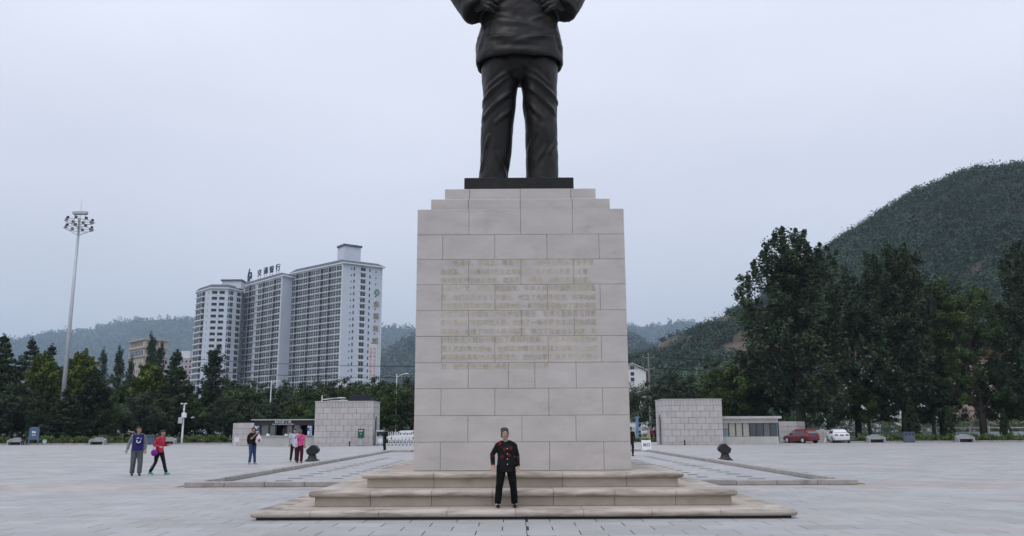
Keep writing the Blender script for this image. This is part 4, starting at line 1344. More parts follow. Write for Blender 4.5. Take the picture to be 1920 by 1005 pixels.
for i in range(9):
    x = OW * (.005 + .122 * i)
    MB().box(x, x + .07, .03, .13, wz0, wz1).build('window_post', M_BROWN if i < 8 else M_POSTBLUE, of)
for i in range(8):
    x0, x1 = OW * (.005 + .122 * i) + .07, OW * (.005 + .122 * (i + 1))
    MB().box(x0, x1, .07, .085, wz0, wz1).build('pane', M_GLASS if i >= 4 else MATS['clear_glass_tint'], of)
    if i < 4 or i == 6:
        c = MB(); nfold = 7
        P_ = [(x0 + .03 + (x1 - x0 - .06) * k / (2 * nfold), (.045 if k % 2 else .06)) for k in range(2 * nfold + 1)]
        for k in range(len(P_) - 1):
            c.add([(P_[k][0], P_[k][1], wz0 + .04 + (.75 if i == 0 else 0)), (P_[k + 1][0], P_[k + 1][1], wz0 + .04 + (.75 if i == 0 else 0)), (P_[k + 1][0], P_[k + 1][1], wz1), (P_[k][0], P_[k][1], wz1)], [(0, 1, 2, 3)])
        c.build('curtain', M_CURT if i < 4 else mat('grey_curtain', (.15, .16, .16), .9), of)
MB().box(OW * .01 + .06, OW * .122, .03, .066, wz0, wz0 + .72).build('blue_board', mat('teal_board', (.17, .27, .30), .6), of)

# ---- retractable gate between the gatehouse and the pedestal
gx0 = at(722, 836, 88.5).x
rg = thing('retractable_gate', 'white folding metal driveway gate stretching from the left gatehouse behind the pedestal', 'gate', (gx0, 88.5, 0))
gu = MB()
for x in (0.0, .18):
    gu.tube([(x, 0, .12), (x, 0, 1.22), (x + .03, 0, 1.38)], .035, 8)
gu.tube([(0, -.05, .25), (.36, -.05, 1.1)], .022, 6); gu.tube([(0, .05, 1.1), (.36, .05, .25)], .022, 6)
gu.tube([(0, -.05, .75), (.36, -.05, 1.25)], .018, 6); gu.box(-.02, .2, -.06, .06, .55, .95)
gu.box(-.03, .04, -.18, .18, .04, .12, 1); gu.disc((0, 0, .06), .06, .05, 'y', 10, 1)
gum = gu.mesh('gate_unit', [M_WHITE, M_BLACK])
for k in range(30): link('gate_unit', gum, rg, (.35 + k * .37, 0, 0))
gh_ = MB(); gh_.cbox(-.95, 0, -.3, .3, .08, 1.55, .05); gh_.build('gate_motor_head', M_GALV, rg)
MB().disc((-.45, -.32, .5), .24, .03, 'y', 18).build('round_plate', M_WHITE, rg)
MB().box(-.85, -.1, -.315, -.3, .95, 1.4).build('dark_panel', M_BLACK, rg)
for x in (-.75, -.2): MB().disc((x, -.2, .09), .09, .08, 'y', 12).build('wheel', M_BLACK, rg)

# ================================================================== TREES AND PLANTING
def branch_tube(b, p0, p1, r0, r1, sag=0.0, n=6, seg=3):
    p0, p1 = Vector(p0), Vector(p1)
    pts = [p0.lerp(p1, k / seg) + Vector((0, 0, sag * math.sin(PI * k / seg))) for k in range(seg + 1)]
    b.tube(pts, [r0 + (r1 - r0) * k / seg for k in range(seg + 1)], n)


def make_tree(kind, H, seed, leafm, dens=1.0):
    """returns (trunk mesh, crown mesh); origin at the foot"""
    rs = np.random.RandomState(seed); rd = random.Random(seed)
    tb = MB()
    C, Rr, Tt = [], [], []

    def clump(p, r, tint=None, zs=1.0):
        C.append(p); Rr.append((r, r, r * zs)); Tt.append(tint if tint is not None else rd.uniform(.55, 1.45))
    leaf, per, up = .17, 70, .3
    if kind == 'poplar':                       # broad crown of rising limbs ending in upright plumes
        base = H * .16; tr = H * .016
        wob = [Vector((rd.uniform(-.02, .02) * H * k / 6, rd.uniform(-.02, .02) * H * k / 6, H * .96 * k / 6)) for k in range(7)]
        tb.tube([Vector((0, 0, -.1))] + wob[1:], [tr * (1.25 if k == 0 else 1 - .9 * k / 6.2) for k in range(7)], 9)
        nl = 58
        ez, er = (0.2, .3, .5, .7, .82, .92, 1.0), (.13, .185, .205, .185, .14, .095, .03)
        for k in range(nl):
            t = (k + .5) / nl
            az = k * 2.4 + rd.uniform(-.4, .4)
            zt = (.24 + .75 * t ** .85) * rd.uniform(.95, 1.0)
            Rm = H * float(np.interp(zt, ez, er)) * rd.uniform(.6, 1.06)
            z0 = max(base, H * (zt - rd.uniform(.16, .28)))
            p0 = Vector((0, 0, z0)); p1 = Vector((math.cos(az) * Rm, math.sin(az) * Rm, H * zt))
            branch_tube(tb, p0, p1, tr * .38 * (1 - .6 * t), tr * .06, -H * .012, 5)
            tone = rd.uniform(.6, 1.4)
            nc = 11
            for q in range(nc):
                f = .26 + .74 * (q + rd.random()) / nc
                p = p0.lerp(p1, f) + Vector((rd.gauss(0, 1), rd.gauss(0, 1), rd.gauss(0, .8))) * H * .025
                clump(p, H * .027 * rd.uniform(.6, 1.25), tone * rd.uniform(.7, 1.3), 1.3)
            for q in range(4):                  # upright plume at the tip
                p = p1 + Vector((rd.gauss(0, .008) * H, rd.gauss(0, .008) * H, H * (.008 + .017 * q)))
                clump(p, H * .014 * (1 - .18 * q), tone * rd.uniform(.8, 1.3), 2.0)
        for q in range(8):
            clump(Vector((rd.gauss(0, .02) * H, rd.gauss(0, .02) * H, H * (.86 + .14 * q / 8))), H * .022, None, 1.8)
        leaf, per = .155, int(64 * dens)
    elif kind in ('broad', 'willow'):
        base = H * .24; tr = H * .02
        tb.tube([(0, 0, -.1), (rd.uniform(-.1, .1), 0, base), (rd.uniform(-.3, .3), rd.uniform(-.3, .3), H * .6)], [tr * 1.2, tr * .85, tr * .3], 8)
        nl = 26
        for k in range(nl):
            t = (k + .5) / nl
            az = k * 2.4 + rd.uniform(-.5, .5)
            z0 = base * rd.uniform(.8, 1.5) + H * .28 * t
            zz = base + (H - base) * (0.10 + .86 * t)
            Rm = H * .40 * math.sqrt(max(.02, 1 - (2 * t - .85) ** 2 / 1.35)) * rd.uniform(.7, 1.12)
            p0, p1 = Vector((0, 0, min(z0, H * .6))), Vector((math.cos(az) * Rm, math.sin(az) * Rm, zz))
            branch_tube(tb, p0, p1, tr * .4, tr * .07, H * .02, 5)
            tone = rd.uniform(.6, 1.4)
            for q in range(8):
                f = .3 + .7 * (q + rd.random()) / 8
                clump(p0.lerp(p1, f) + Vector((rd.gauss(0, 1), rd.gauss(0, 1), rd.gauss(0, .7))) * H * .04, H * .062 * rd.uniform(.6, 1.3), tone * rd.uniform(.75, 1.25), .8 if kind == 'broad' else 1.5)
        leaf, per = .15, int(62 * dens)
    elif kind == 'crown':                      # big many-limbed broad crown with lobes and gaps
        base = H * .17; tr = H * .017
        tb.tube([(0, 0, -.1), (rd.uniform(-.2, .2), 0, base), (rd.uniform(-.4, .4), rd.uniform(-.4, .4), H * .55), (0, 0, H * .85)], [tr * 1.2, tr, tr * .5, tr * .12], 9)
        lobes = []
        for k in range(15):
            t = (k + .5) / 15
            az = k * 2.4 + rd.uniform(-.5, .5)
            Rm = H * .17 * math.sin(PI * (t * .72 + .2)) ** .6 * rd.uniform(.75, 1.25)
            lobes.append((Vector((math.cos(az) * Rm, math.sin(az) * Rm, base + (H * .88 - base) * (.12 + .86 * t))), H * rd.uniform(.09, .125), rd.uniform(.65, 1.35)))
        for c, r, tone in lobes:
            p0 = Vector((0, 0, max(base * .9, c.z - H * .22)))
            branch_tube(tb, p0, c, tr * .4, tr * .12, -H * .01, 5)
            for q in range(26):
                d = Vector((rd.gauss(0, 1), rd.gauss(0, 1), rd.gauss(0, 1) + .25)).normalized()
                p = c + Vector((d.x, d.y, d.z * 1.15)) * r * rd.uniform(.55, 1.08)
                if q % 4 == 0: branch_tube(tb, c, p, tr * .11, tr * .03, 0, 4, 2)
                clump(p, H * .027 * rd.uniform(.55, 1.3), tone * rd.uniform(.7, 1.3), 1.15)
        leaf, per = .155, int(70 * dens)
    elif kind == 'pine':                       # whorled branches with gaps between the tiers
        tr = H * .014
        tb.tube([(0, 0, -.1), (0, 0, H * .5), (0, 0, H * .98)], [tr * 1.2, tr * .7, tr * .1], 8)
        nt = 17
        for k in range(nt):
            t = k / (nt - 1)
            z0 = H * (.10 + .86 * t)
            L = H * .25 * (1 - t) ** .75 + H * .02
            for q in range(6 if t < .8 else 4):
                az = q * PI / 3 + k * .7 + rd.uniform(-.3, .3)
                l = L * rd.uniform(.65, 1.2)
                p0 = Vector((0, 0, z0)); p1 = Vector((math.cos(az) * l, math.sin(az) * l, z0 + l * rd.uniform(.15, .5)))
                branch_tube(tb, p0, p1, tr * .3 * (1 - .6 * t), tr * .04, -l * .08, 4)
                tone = rd.uniform(.6, 1.35)
                nc = max(2, int(5 * (1 - t) + 2))
                for j in range(nc):
                    f = .3 + .72 * (j + .5) / nc
                    clump(p0.lerp(p1, f), H * .027 * rd.uniform(.7, 1.2), tone * rd.uniform(.8, 1.2), .9)
        clump(Vector((0, 0, H * .985)), H * .02, 1, 2.2)
        leaf, per = .15, int(44 * dens)
    elif kind == 'cypress':
        tr = H * .02
        tb.tube([(0, 0, -.1), (0, 0, H * .9)], [tr, tr * .2], 7)
        for k in range(150):
            t = rd.random() ** .8
            Rm = H * .20 * (1 - t) ** .8 * min(1, .55 + 3 * t)
            az = rd.random() * 2 * PI; rr = Rm * (rd.random() ** .35)
            clump(Vector((math.cos(az) * rr, math.sin(az) * rr, H * (.04 + .95 * t))), H * .045 * rd.uniform(.6, 1.2) * (1 - .4 * t), None, 1.5)
        leaf, per = .10, int(60 * dens)
    elif kind == 'column':                     # slender columnar poplar
        tr = H * .012
        tb.tube([(0, 0, -.1), (0, 0, H * .95)], [tr, tr * .15], 7)
        for k in range(46):
            t = (k + .5) / 46
            az = k * 2.4; Rm = H * .075 * math.sin(PI * min(1, t * .85 + .13)) ** .6 * rd.uniform(.6, 1.25)
            p0 = Vector((0, 0, H * (.07 + .8 * t))); p1 = p0 + Vector((math.cos(az) * Rm, math.sin(az) * Rm, H * rd.uniform(.07, .13)))
            branch_tube(tb, p0, p1, tr * .3, tr * .04, 0, 4, 2)
            tone = rd.uniform(.65, 1.35)
            for q in range(4): clump(p0.lerp(p1, .35 + .22 * q), H * .02 * rd.uniform(.7, 1.25), tone * rd.uniform(.8, 1.2), 2.0)
        leaf, per = .17, int(44 * dens)
    C_, R_, T_ = np.array([tuple(c) for c in C]), np.array(Rr), np.array(Tt)
    V, T2 = leaf_arrays(C_, R_, per, leaf, rs, T_, up=up, shell=.15)
    return tb.mesh('trunk', M_BARK, True), quads_mesh('crown', V, T2, leafm)


PROTO = {}
for key, kind, H, seed, lm, dens in (('poplar_a', 'poplar', 26, 11, L_POPLAR, 1.05), ('poplar_b', 'poplar', 25, 12, L_POPLAR, 1.05),
                                     ('crown_a', 'crown', 23, 61, L_POPLAR, 1.0), ('crown_b', 'crown', 22, 62, L_BROAD, 1.0),
                                     ('broad_a', 'broad', 10, 21, L_BROAD, 1.1), ('broad_b', 'broad', 10, 22, L_POPLAR, 1.1), ('broad_y', 'broad', 9, 23, L_YELLOW, 1.0), ('young_y', 'poplar', 10, 24, L_YELLOW, .55),
                                     ('willow', 'willow', 10, 25, L_WILLOW, .9), ('pine_a', 'pine', 13, 31, L_PINE, 1.0), ('pine_b', 'pine', 11, 32, L_CYPRESS, 1.1),
                                     ('cypress', 'cypress', 6, 41, L_CYPRESS, 1.0), ('column', 'column', 22, 51, L_PINE, 1.0)):
    PROTO[key] = (H, *make_tree(kind, H, seed, lm, dens))
trng = random.Random(77)


def tree(key, px, py_top, Y, label, name, wide=1.0, group=None):
    H0, tm, cm = PROTO[key]
    p = at(px, py_top, Y)
    h = p.z
    g = at(px, py_top + 1, Y)   # stand straight below the crown's top
    o = thing(name, label, 'tree', (p.x, Y, -.02), trng.uniform(0, 6.28), group)
    s = h / H0
    o.scale = (s * wide, s * wide, s)
    link('trunk', tm, o); link('crown', cm, o)
    return o


# right: the big poplars
tree('poplar_a', 1478, 436, 104, 'tallest dark poplar, rising behind the red hatchback', 'poplar_tree', 1.42)
tree('crown_a', 1585, 492, 112, 'dark poplar behind the white car, right of the tallest one', 'poplar_tree', .95)
tree('poplar_b', 1668, 460, 107, 'tall dark poplar above the three-hole litter bin', 'poplar_tree', 1.2)
tree('crown_a', 1738, 505, 114, 'dark poplar half hidden behind the yellowish one', 'poplar_tree', .9)
tree('crown_b', 1812, 508, 104, 'yellowish green poplar behind the rightmost bench', 'poplar_tree', 1.05)
tree('poplar_a', 1925, 455, 99, 'big dark poplar cut off by the right edge of the picture', 'poplar_tree', 1.15)
tree('broad_b', 1428, 640, 112, 'dark round tree left of the tallest poplar', 'broadleaf_tree', 1.1)
tree('broad_a', 1372, 664, 111, 'mid green round tree behind the curtained ticket office', 'broadleaf_tree', 1.15)
tree('broad_b', 1268, 694, 118, 'dark round tree behind the stone gatehouse on the right', 'broadleaf_tree', 1.15)
tree('broad_a', 1322, 700, 124, 'dull green tree between the two round trees behind the right gatehouse', 'broadleaf_tree', 1.2)
tree('willow', 1196, 716, 165, 'pale green tree below the white gabled house', 'broadleaf_tree', 1.2)
tree('willow', 1330, 690, 190, 'pale green tree far behind the right gatehouse', 'broadleaf_tree', 1.2)
tree('broad_b', 1545, 712, 101, 'low dark tree between the red and white cars', 'broadleaf_tree', 1.0)
tree('broad_a', 1622, 690, 110, 'dark undergrowth tree behind the bench near the white car', 'broadleaf_tree', 1.2)
tree('broad_b', 1740, 690, 106, 'dark undergrowth tree between the bin and the rightmost bench', 'broadleaf_tree', 1.25)
tree('broad_a', 1870, 680, 107, 'dark undergrowth tree right of the rightmost bench', 'broadleaf_tree', 1.25)
tree('cypress', 1777, 762, 98.5, 'small dark conical shrub just left of the rightmost bench', 'cypress_shrub', 1.1)
tree('cypress', 1880, 765, 98.5, 'small dark conical shrub near the right edge of the picture', 'cypress_shrub', 1.1)
tree('cypress', 1705, 745, 97.5, 'dark conical shrub right behind the three-hole bin on the right', 'cypress_shrub', 1.1)
# left: mixed conifers and young trees
tree('pine_b', 8, 630, 111, 'tall dark conifer at the left edge of the picture', 'conifer_tree', 1.15)
tree('pine_a', 60, 636, 138, 'bluish pine behind the slate-blue information board', 'pine_tree', 1.1)
tree('pine_a', 98, 648, 142, 'bluish pine immediately left of the floodlight mast', 'pine_tree', 1.1)
tree('young_y', 82, 668, 119, 'yellow-green young tree left of the floodlight mast', 'young_tree', 1.1)
tree('cypress', 70, 728, 107.5, 'dark cone-shaped cypress behind the slate-blue information board', 'cypress_tree', 1.15)
tree('young_y', 155, 662, 116, 'yellow-green young tree right of the floodlight mast', 'young_tree', 1.15)
tree('pine_b', 178, 690, 114, 'dark bushy conifer above the middle left bench', 'conifer_tree', 1.35)
tree('column', 196, 654, 205, 'slender columnar poplar, first of the row left of the beige building', 'columnar_poplar', 1.0)
tree('column', 226, 648, 200, 'slender columnar poplar, second of the row left of the beige building', 'columnar_poplar', 1.0)
tree('column', 288, 625, 196, 'tallest slender poplar, standing before the beige building', 'columnar_poplar', 1.0)
tree('column', 302, 642, 205, 'slender poplar just right of the tallest one before the beige building', 'columnar_poplar', .9)
tree('column', 247, 668, 210, 'short slender poplar at the left corner of the beige building', 'columnar_poplar', .9)
tree('broad_a', 225, 705, 116, 'mid green tree left of the camera pole', 'broadleaf_tree', 1.1)
tree('young_y', 283, 684, 118, 'yellow-green young tree before the beige building', 'young_tree', 1.3)
tree('pine_b', 333, 658, 110, 'dark fir with spreading tiers right of the beige building', 'fir_tree', 1.15)
tree('broad_b', 262, 735, 110, 'dark low tree behind the walking couple', 'broadleaf_tree', 1.3)
tree('column', 402, 648, 113, 'narrow dark green tree before the shortest tower', 'columnar_tree', 1.9)
tree('broad_a', 372, 722, 112, 'green tree just right of the camera pole', 'broadleaf_tree', 1.2)
tree('pine_b', 128, 728, 108, 'bushy dark conifer at the foot of the floodlight mast', 'conifer_tree', 1.7)
tree('broad_b', 30, 715, 110, 'dark tree behind the leftmost bench', 'broadleaf_tree', 1.2)
tree('broad_b', 318, 738, 108.5, 'dark low tree behind the camera pole', 'broadleaf_tree', 1.2)
tree('broad_b', 425, 742, 110, 'dark low tree at the left end of the low curving wall', 'broadleaf_tree', 1.2)
for i, (px, py, Y) in enumerate(((432, 706, 130), (462, 716, 122), (492, 720, 134), (520, 722, 120), (548, 716, 132), (578, 718, 122), (606, 712, 136), (634, 714, 124), (662, 710, 138), (690, 716, 122), (716, 708, 116), (748, 711, 113), (785, 712, 119), (640, 738, 112), (560, 745, 112), (500, 750, 112))):
    tree('broad_a' if i % 3 else 'broad_b', px, py, Y, 'round dark green tree in the dense belt behind the kiosk and left gatehouse', 'broadleaf_tree', 1.2, 'tree belt behind the kiosk')


# ---- clipped hedges along the edge of the square
def hedge(label, x0, x1, y, h, d):
    o = thing('hedge', label, 'hedge', ((x0 + x1) / 2, y, 0))
    rs = np.random.RandomState(int(abs(x0) * 10))
    L = x1 - x0
    n = int(L * 15)
    C = np.stack([rs.uniform(-L / 2, L / 2, n), rs.uniform(-d / 2, d / 2, n), rs.uniform(.12, h - .1, n)], 1)
    V, T = leaf_arrays(C, np.full((n, 3), .24), 34, .075, rs, rs.uniform(.6, 1.4, n), up=.5, shell=.2)
    link('foliage', quads_mesh('foliage', V, T, L_HEDGE), o)
    b = MB()
    for k in range(int(L / .5)): b.tube([(-L / 2 + .25 + k * .5, 0, -.02), (-L / 2 + .25 + k * .5 + rng.uniform(-.1, .1), 0, h * .7)], [.02, .01], 5)
    b.build('stems', M_BARK, o)


hedge('clipped green hedge along the left edge behind the benches', at(-40, 830, 104.6).x, at(432, 830, 106).x, 104.6, 1.05, .9)
hedge('clipped green hedge along the right edge behind the benches', at(1606, 828, 95.8).x, at(1990, 828, 95.8).x, 95.9, .95, .9)
hedge('low green strip of hedge right of the pedestal beyond the driveway', at(1183, 825, 104.5).x, at(1246, 825, 104.5).x, 104.8, .42, .8)
for s, xa, xb, y in ((-1, -90, -24.5, EDGE_L), (1, 28, 90, EDGE_R)):
    tag(MB().cbox(xa, xb, y, y + .3, -.01, .16, .02).build('edge_kerb', M_KERB), kind='structure')

# ================================================================== AIR
hz = MB().box(-6450, 6450, -160, 8450, -1.2, 900)
hzo = hz.build('haze', None) if False else link('haze', hz.mesh('haze', []))
hm_ = bpy.data.materials.new('pale_air'); hm_.use_nodes = True
hm_.node_tree.nodes.clear()
ho = hm_.node_tree.nodes.new('ShaderNodeOutputMaterial'); hv = hm_.node_tree.nodes.new('ShaderNodeVolumePrincipled')
hv.inputs['Density'].default_value = 0.000105
hv.inputs['Color'].default_value = (0.62, 0.80, 1.0, 1)
hm_.node_tree.links.new(hv.outputs[0], ho.inputs['Volume'])
hzo.data.materials.append(hm_)
tag(hzo, kind='stuff')

# ================================================================== STREET FURNITURE
# ---- floodlight mast
mp_ = at(113, 800, 110); mt_ = at(155, 408, 110)
mast = thing('floodlight_mast', 'very tall grey floodlight mast with a double ring of lamps above the left trees', 'light mast', (mp_.x, 110, 0))
MH = mt_.z
MB().tube([(0, 0, 0), (0, 0, MH * .5), (0, 0, MH)], [.31, .24, .15], 14).build('pole', M_GALV, mast, smooth=True)
MB().tube([(0, 0, 0), (0, 0, .5)], [.6, .55], 14).build('base', M_GALV, mast)
top = at(157, 372, 110).z
MB().tube([(0, 0, MH), (.05, 0, top)], [.035, .02], 6).build('lightning_rod', M_GALV, mast)
for zc in (MH - .55, MH - 1.55):
    r_ = MB()
    n_ = 20
    rad = 1.75
    r_.tube([(rad * math.cos(2 * PI * k / n_), rad * math.sin(2 * PI * k / n_), zc) for k in range(n_ + 1)], .05, 6)
    for k in range(4):
        a = k * PI / 2 + .4
        r_.tube([(0, 0, zc - .9), (rad * math.cos(a), rad * math.sin(a), zc)], .05, 6)
        r_.tube([(0, 0, zc), (1.9 * math.cos(a), 1.9 * math.sin(a), zc)], .045, 6)
    r_.build('lamp_ring', M_GALV, mast)
    for k in range(8):
        a = k * PI / 4 + .2
        lp = MB(); lp.cbox(-.17, .17, -.13, .13, -.17, .17, .04); lp.box(-.13, .13, -.15, -.13, -.13, .13, 1)
        o = lp.build('floodlamp', [M_BLACK, M_GLASS], mast, loc=(1.6 * math.cos(a), 1.6 * math.sin(a), zc + .26), rz=a + PI / 2)
hd_ = MB(); hd_.cbox(-.95, .95, -.3, .3, MH + .42, MH + .85, .06); hd_.build('winch_housing', M_GALV, mast)
for x in (-.7, .7): MB().tube([(x, 0, MH - .55), (x, 0, MH + .45)], .05, 6).build('housing_post', M_GALV, mast)

# ---- camera pole
cp = gnd(347, 832.5)
cpo = thing('camera_pole', 'white pole with surveillance cameras and equipment boxes behind the left hedge', 'camera pole', (cp.x, 104.2, 0))
cz = lambda py: at(350, py, 104.2).z
MB().tube([(0, 0, 0), (0, 0, cz(800)), (.02, 0, cz(758))], [.13, .11, .08], 10).build('pole', M_WHITE, cpo)
MB().cbox(-.12, .42, -.36, -.08, cz(783), cz(774), .02).build('equipment_box', M_WHITE, cpo)
MB().cbox(-.50, .02, -.36, -.08, cz(794), cz(782.5), .02).build('equipment_box', M_GALV, cpo)
MB().tube([(-.28, 0, cz(757.5)), (.0, 0, cz(756.5)), (.28, 0, cz(757.5))], .04, 6).build('arm', M_WHITE, cpo)
for s in (-1, 1):
    b = MB(); b.cbox(s * .26 - .07, s * .26 + .07, -.3, .05, cz(757.5) - .05, cz(757.5) + .12, .02); b.build('camera', M_WHITE, cpo)
MB().ball((.05, -.12, cz(768)), .13, .13, .14, 10).build('dome_camera', M_WHITE, cpo)

# ---- benches
def bench(label, px, Y, yg=None):
    p = at(px, 830, Y)
    o = thing('stone_bench', label, 'bench', (p.x, Y, 0), 0, 'stone benches round the square')
    MB().yprism([(-.72, .42), (.72, .42), (.74, .72), (.50, .76), (.34, .86), (-.34, .86), (-.50, .76), (-.74, .72)], .22, .36).build('backrest', M_BENCH, o)
    MB().cbox(-.74, .74, -.30, .24, .34, .44, .02).build('seat', M_BENCH, o)
    for s in (-1, 1):
        MB().add([(s * .74, -.36, 0), (s * .90, -.36, 0), (s * .90, .38, 0), (s * .74, .38, 0), (s * .74, -.36, .50), (s * .90, -.36, .50), (s * .90, .38, .70), (s * .74, .38, .70)],
                 [(0, 3, 2, 1), (4, 5, 6, 7), (0, 1, 5, 4), (1, 2, 6, 5), (2, 3, 7, 6), (3, 0, 4, 7)]).build('arm', M_BENCH, o)
    MB().box(-.7, .7, .12, .2, 0, .33).build('under_seat_shade', M_BLACK, o)  # black sheet added for the shade below the seat
bench('pale stone bench with a dark seated person beside it, far left', 30, 102.6)
bench('pale stone bench directly right of the floodlight mast', 183, 102.6)
bench('pale stone bench behind the woman in the red jacket', 315, 102.6)
bench('pale stone bench just right of the white car', 1643, 94.0)
bench('pale stone bench furthest right, beyond the litter bin', 1810, 94.0)


def bin3(label, px, Y):
    p = at(px, 830, Y)
    o = thing('litter_bin', label, 'litter bin', (p.x, Y, 0))
    MB().cbox(-.58, .58, -.22, .22, .05, 1.05, .03).build('cabinet', M_BIN, o)
    MB().cbox(-.62, .62, -.26, .26, 1.05, 1.12, .02).build('lid', M_BIN, o)
    for k in (-1, 0, 1):
        MB().disc((k * .38, -.222, .86), .11, .02, 'y', 14).build('opening', M_BLACK, o)
        MB().box(k * .38 - .16, k * .38 + .16, -.232, -.221, .12, .66).build('door', M_BIN, o)
    MB().box(-.5, .5, -.18, .18, 0, .05).build('base', M_BLACK, o)
bin3('blue-grey litter bin with three round holes between the walking couple', 280, 102.0)
bin3('blue-grey litter bin with three round holes between the two right benches', 1705, 93.6)

# ---- information board, left
ip = at(62, 833, 101.5)
ib = thing('information_board', 'slate-blue information board on two legs at the far left', 'sign', (ip.x, 101.5, 0), R(4))
MB().cbox(-.50, .50, -.06, .06, .62, 2.08, .03).build('panel', M_SIGNBLUE, ib)
for s in (-1, 1): MB().box(s * .52 - .06, s * .52 + .06, -.05, .05, 0, 1.95).build('leg', M_SIGNBLUE, ib)
MB().yprism([(-.22, 1.42), (.22, 1.42), (.22, 1.52), (.05, 1.6), (-.08, 1.58), (-.2, 1.66), (-.22, 1.5)], -.07, -.062).build('picture', M_WHITE, ib)
for k, (w, z) in enumerate(((.5, 1.24), (.42, 1.16), (.46, 1.08))): MB().box(-w / 2, w / 2, -.066, -.061, z, z + .03).build('printed_line', M_WHITE, ib)
gp = at(83, 832, 102.4)
gs = thing('marker_plate', 'small round green and white plate on the kerb right of the information board', 'plate', (gp.x, 102.4, 0))
MB().disc((0, 0, .42), .26, .05, 'y', 20).build('disc', mat('pale_green', (.35, .52, .42), .6), gs)
MB().disc((0.06, -.03, .36), .11, .02, 'y', 14).build('emblem', M_WHITE, gs)
MB().tube([(0, .02, 0), (0, .02, .3)], .04, 6).build('stem', M_GALV, gs)

# ---- covered floodlights on the paving
def spot(label, px, py, flip):
    p = gnd(px, py)
    o = thing('covered_floodlight', label, 'floodlight', (p.x, p.y, 0), 0)
    b = MB()
    b.loft([(0, 0, .005), (0, 0, .05), (0, 0, .14), (0, 0, .30), (0, 0, .46)], [(.40, .30), (.36, .27), (.25, .20), (.19, .16), (.20, .16)], n=14, rounded=False)
    b.build('skirt', M_BLACK, o, smooth=True)
    h = MB()
    pts = [(-.22, .34), (.16, .34), (.33, .47), (.36, .60), (.20, .80), (.0, .83), (-.30, .56)]
    if flip: pts = [(-x, z) for x, z in pts][::-1]
    h.yprism(pts, -.20, .20)
    me = h.mesh('hood', M_BLACK)
    bm = bmesh.new(); bm.from_mesh(me); bmesh.ops.bevel(bm, geom=bm.edges[:], offset=.03, segments=1, affect='EDGES'); bm.to_mesh(me); bm.free()
    wrinkle(me, .012, 9)
    link('hood', me, o)
    s = -1 if flip else 1
    MB().tube([(s * .26, -.1, .02), (s * .38, -.12, .12), (s * .42, -.1, .02)], .012, 6).build('cable', M_WIRE, o)
spot('black covered floodlight on the paving near the woman in the pink shirt', 585, 865, False)
spot('black covered floodlight on the paving in front of the ticket office', 1360, 863, True)

# ---- post box by the left gatehouse
pb = at(676.5, 836, 87.0)
po = thing('letter_box', 'dark green letter box on a pale post before the left gatehouse', 'letter box', (pb.x, 87.0, 0))
MB().cbox(-.14, .14, -.1, .1, .03, .8, .01).build('post', M_GALV, po)
MB().box(-.42, .42, -.22, .22, 0, .035).build('foot_plate', M_BLACK, po)
MB().cbox(-.30, .30, -.22, .22, .78, 1.62, .03).build('box', M_GREEN, po)
MB().cbox(-.33, .33, -.25, .25, 1.62, 1.69, .02).build('lid', M_GREEN, po)
MB().box(-.22, .22, -.226, -.221, 1.46, 1.54).build('slot', M_WHITE, po)
MB().disc((0, -.224, 1.2), .09, .01, 'y', 14).build('emblem', mat('light_green', (.12, .4, .25), .5), po)
for px, Y, lb in ((655.5, 86.6, 'small black ground lamp at the foot of the left gatehouse'), (1284, 84.2, 'small black ground lamp at the foot of the right gatehouse')):
    q = at(px, 834, Y)
    gl = thing('ground_lamp', lb, 'lamp', (q.x, Y, 0))
    MB().loft([(0, 0, 0), (0, 0, .06), (0, 0, .1), (0, 0, .3)], [(.13, .13), (.12, .12), (.06, .06), (.07, .07)], n=12, rounded=False).build('base', M_BLACK, gl)
    MB().ball((0, 0, .38), .09, .09, .1, 12).build('head', M_BLACK, gl)

# ---- folding notice board
sb = at(1212, 846, 61.0)
sn = thing('notice_board', 'white A-shaped notice board standing at the far corner of the court', 'sign', (sb.x, 61.0, 0))
for s in (-1, 1):
    b = MB(); b.add([(-.33, s * .22, .08), (.33, s * .22, .08), (.31, s * .03, .78), (-.31, s * .03, .78), (-.33, s * .22 + s * .025, .08), (.33, s * .22 + s * .025, .08), (.31, s * .03 + s * .025, .78), (-.31, s * .03 + s * .025, .78)],
                    [(0, 1, 2, 3), (4, 5, 6, 7), (0, 1, 5, 4), (1, 2, 6, 5), (2, 3, 7, 6), (3, 0, 4, 7)])
    b.build('board', M_WHITE, sn)
    for x in (-.32, .32): MB().tube([(x, s * .25, 0), (x * .95, s * .03, .80)], .022, 6).build('leg', M_WHITE, sn)
tx = text_obj('lettering', '出口', .26, M_BLACK, sn, (0, -.166, .46), bold=.004)
tx.rotation_euler = (R(90 - 15.2), 0, 0)

# ---- dark panel and lamp arm behind the left gatehouse, street lamps, utility pole
dp = at(676, 747, 97)
dpn = thing('roof_panel', 'dark navy panel on posts showing above the left gatehouse', 'panel', (dp.x, 97, 0))
a, b2 = at(658, 740, 97), at(695, 752.5, 97)
MB().box(a.x - dp.x, b2.x - dp.x, -.06, .06, b2.z - .8, a.z).build('panel', mat('navy_panel', (.018, .02, .035), .6), dpn)
for s in (-.7, .7): MB().tube([(s, .1, 0), (s, .1, a.z - .3)], .07, 8).build('post', M_GALV, dpn)


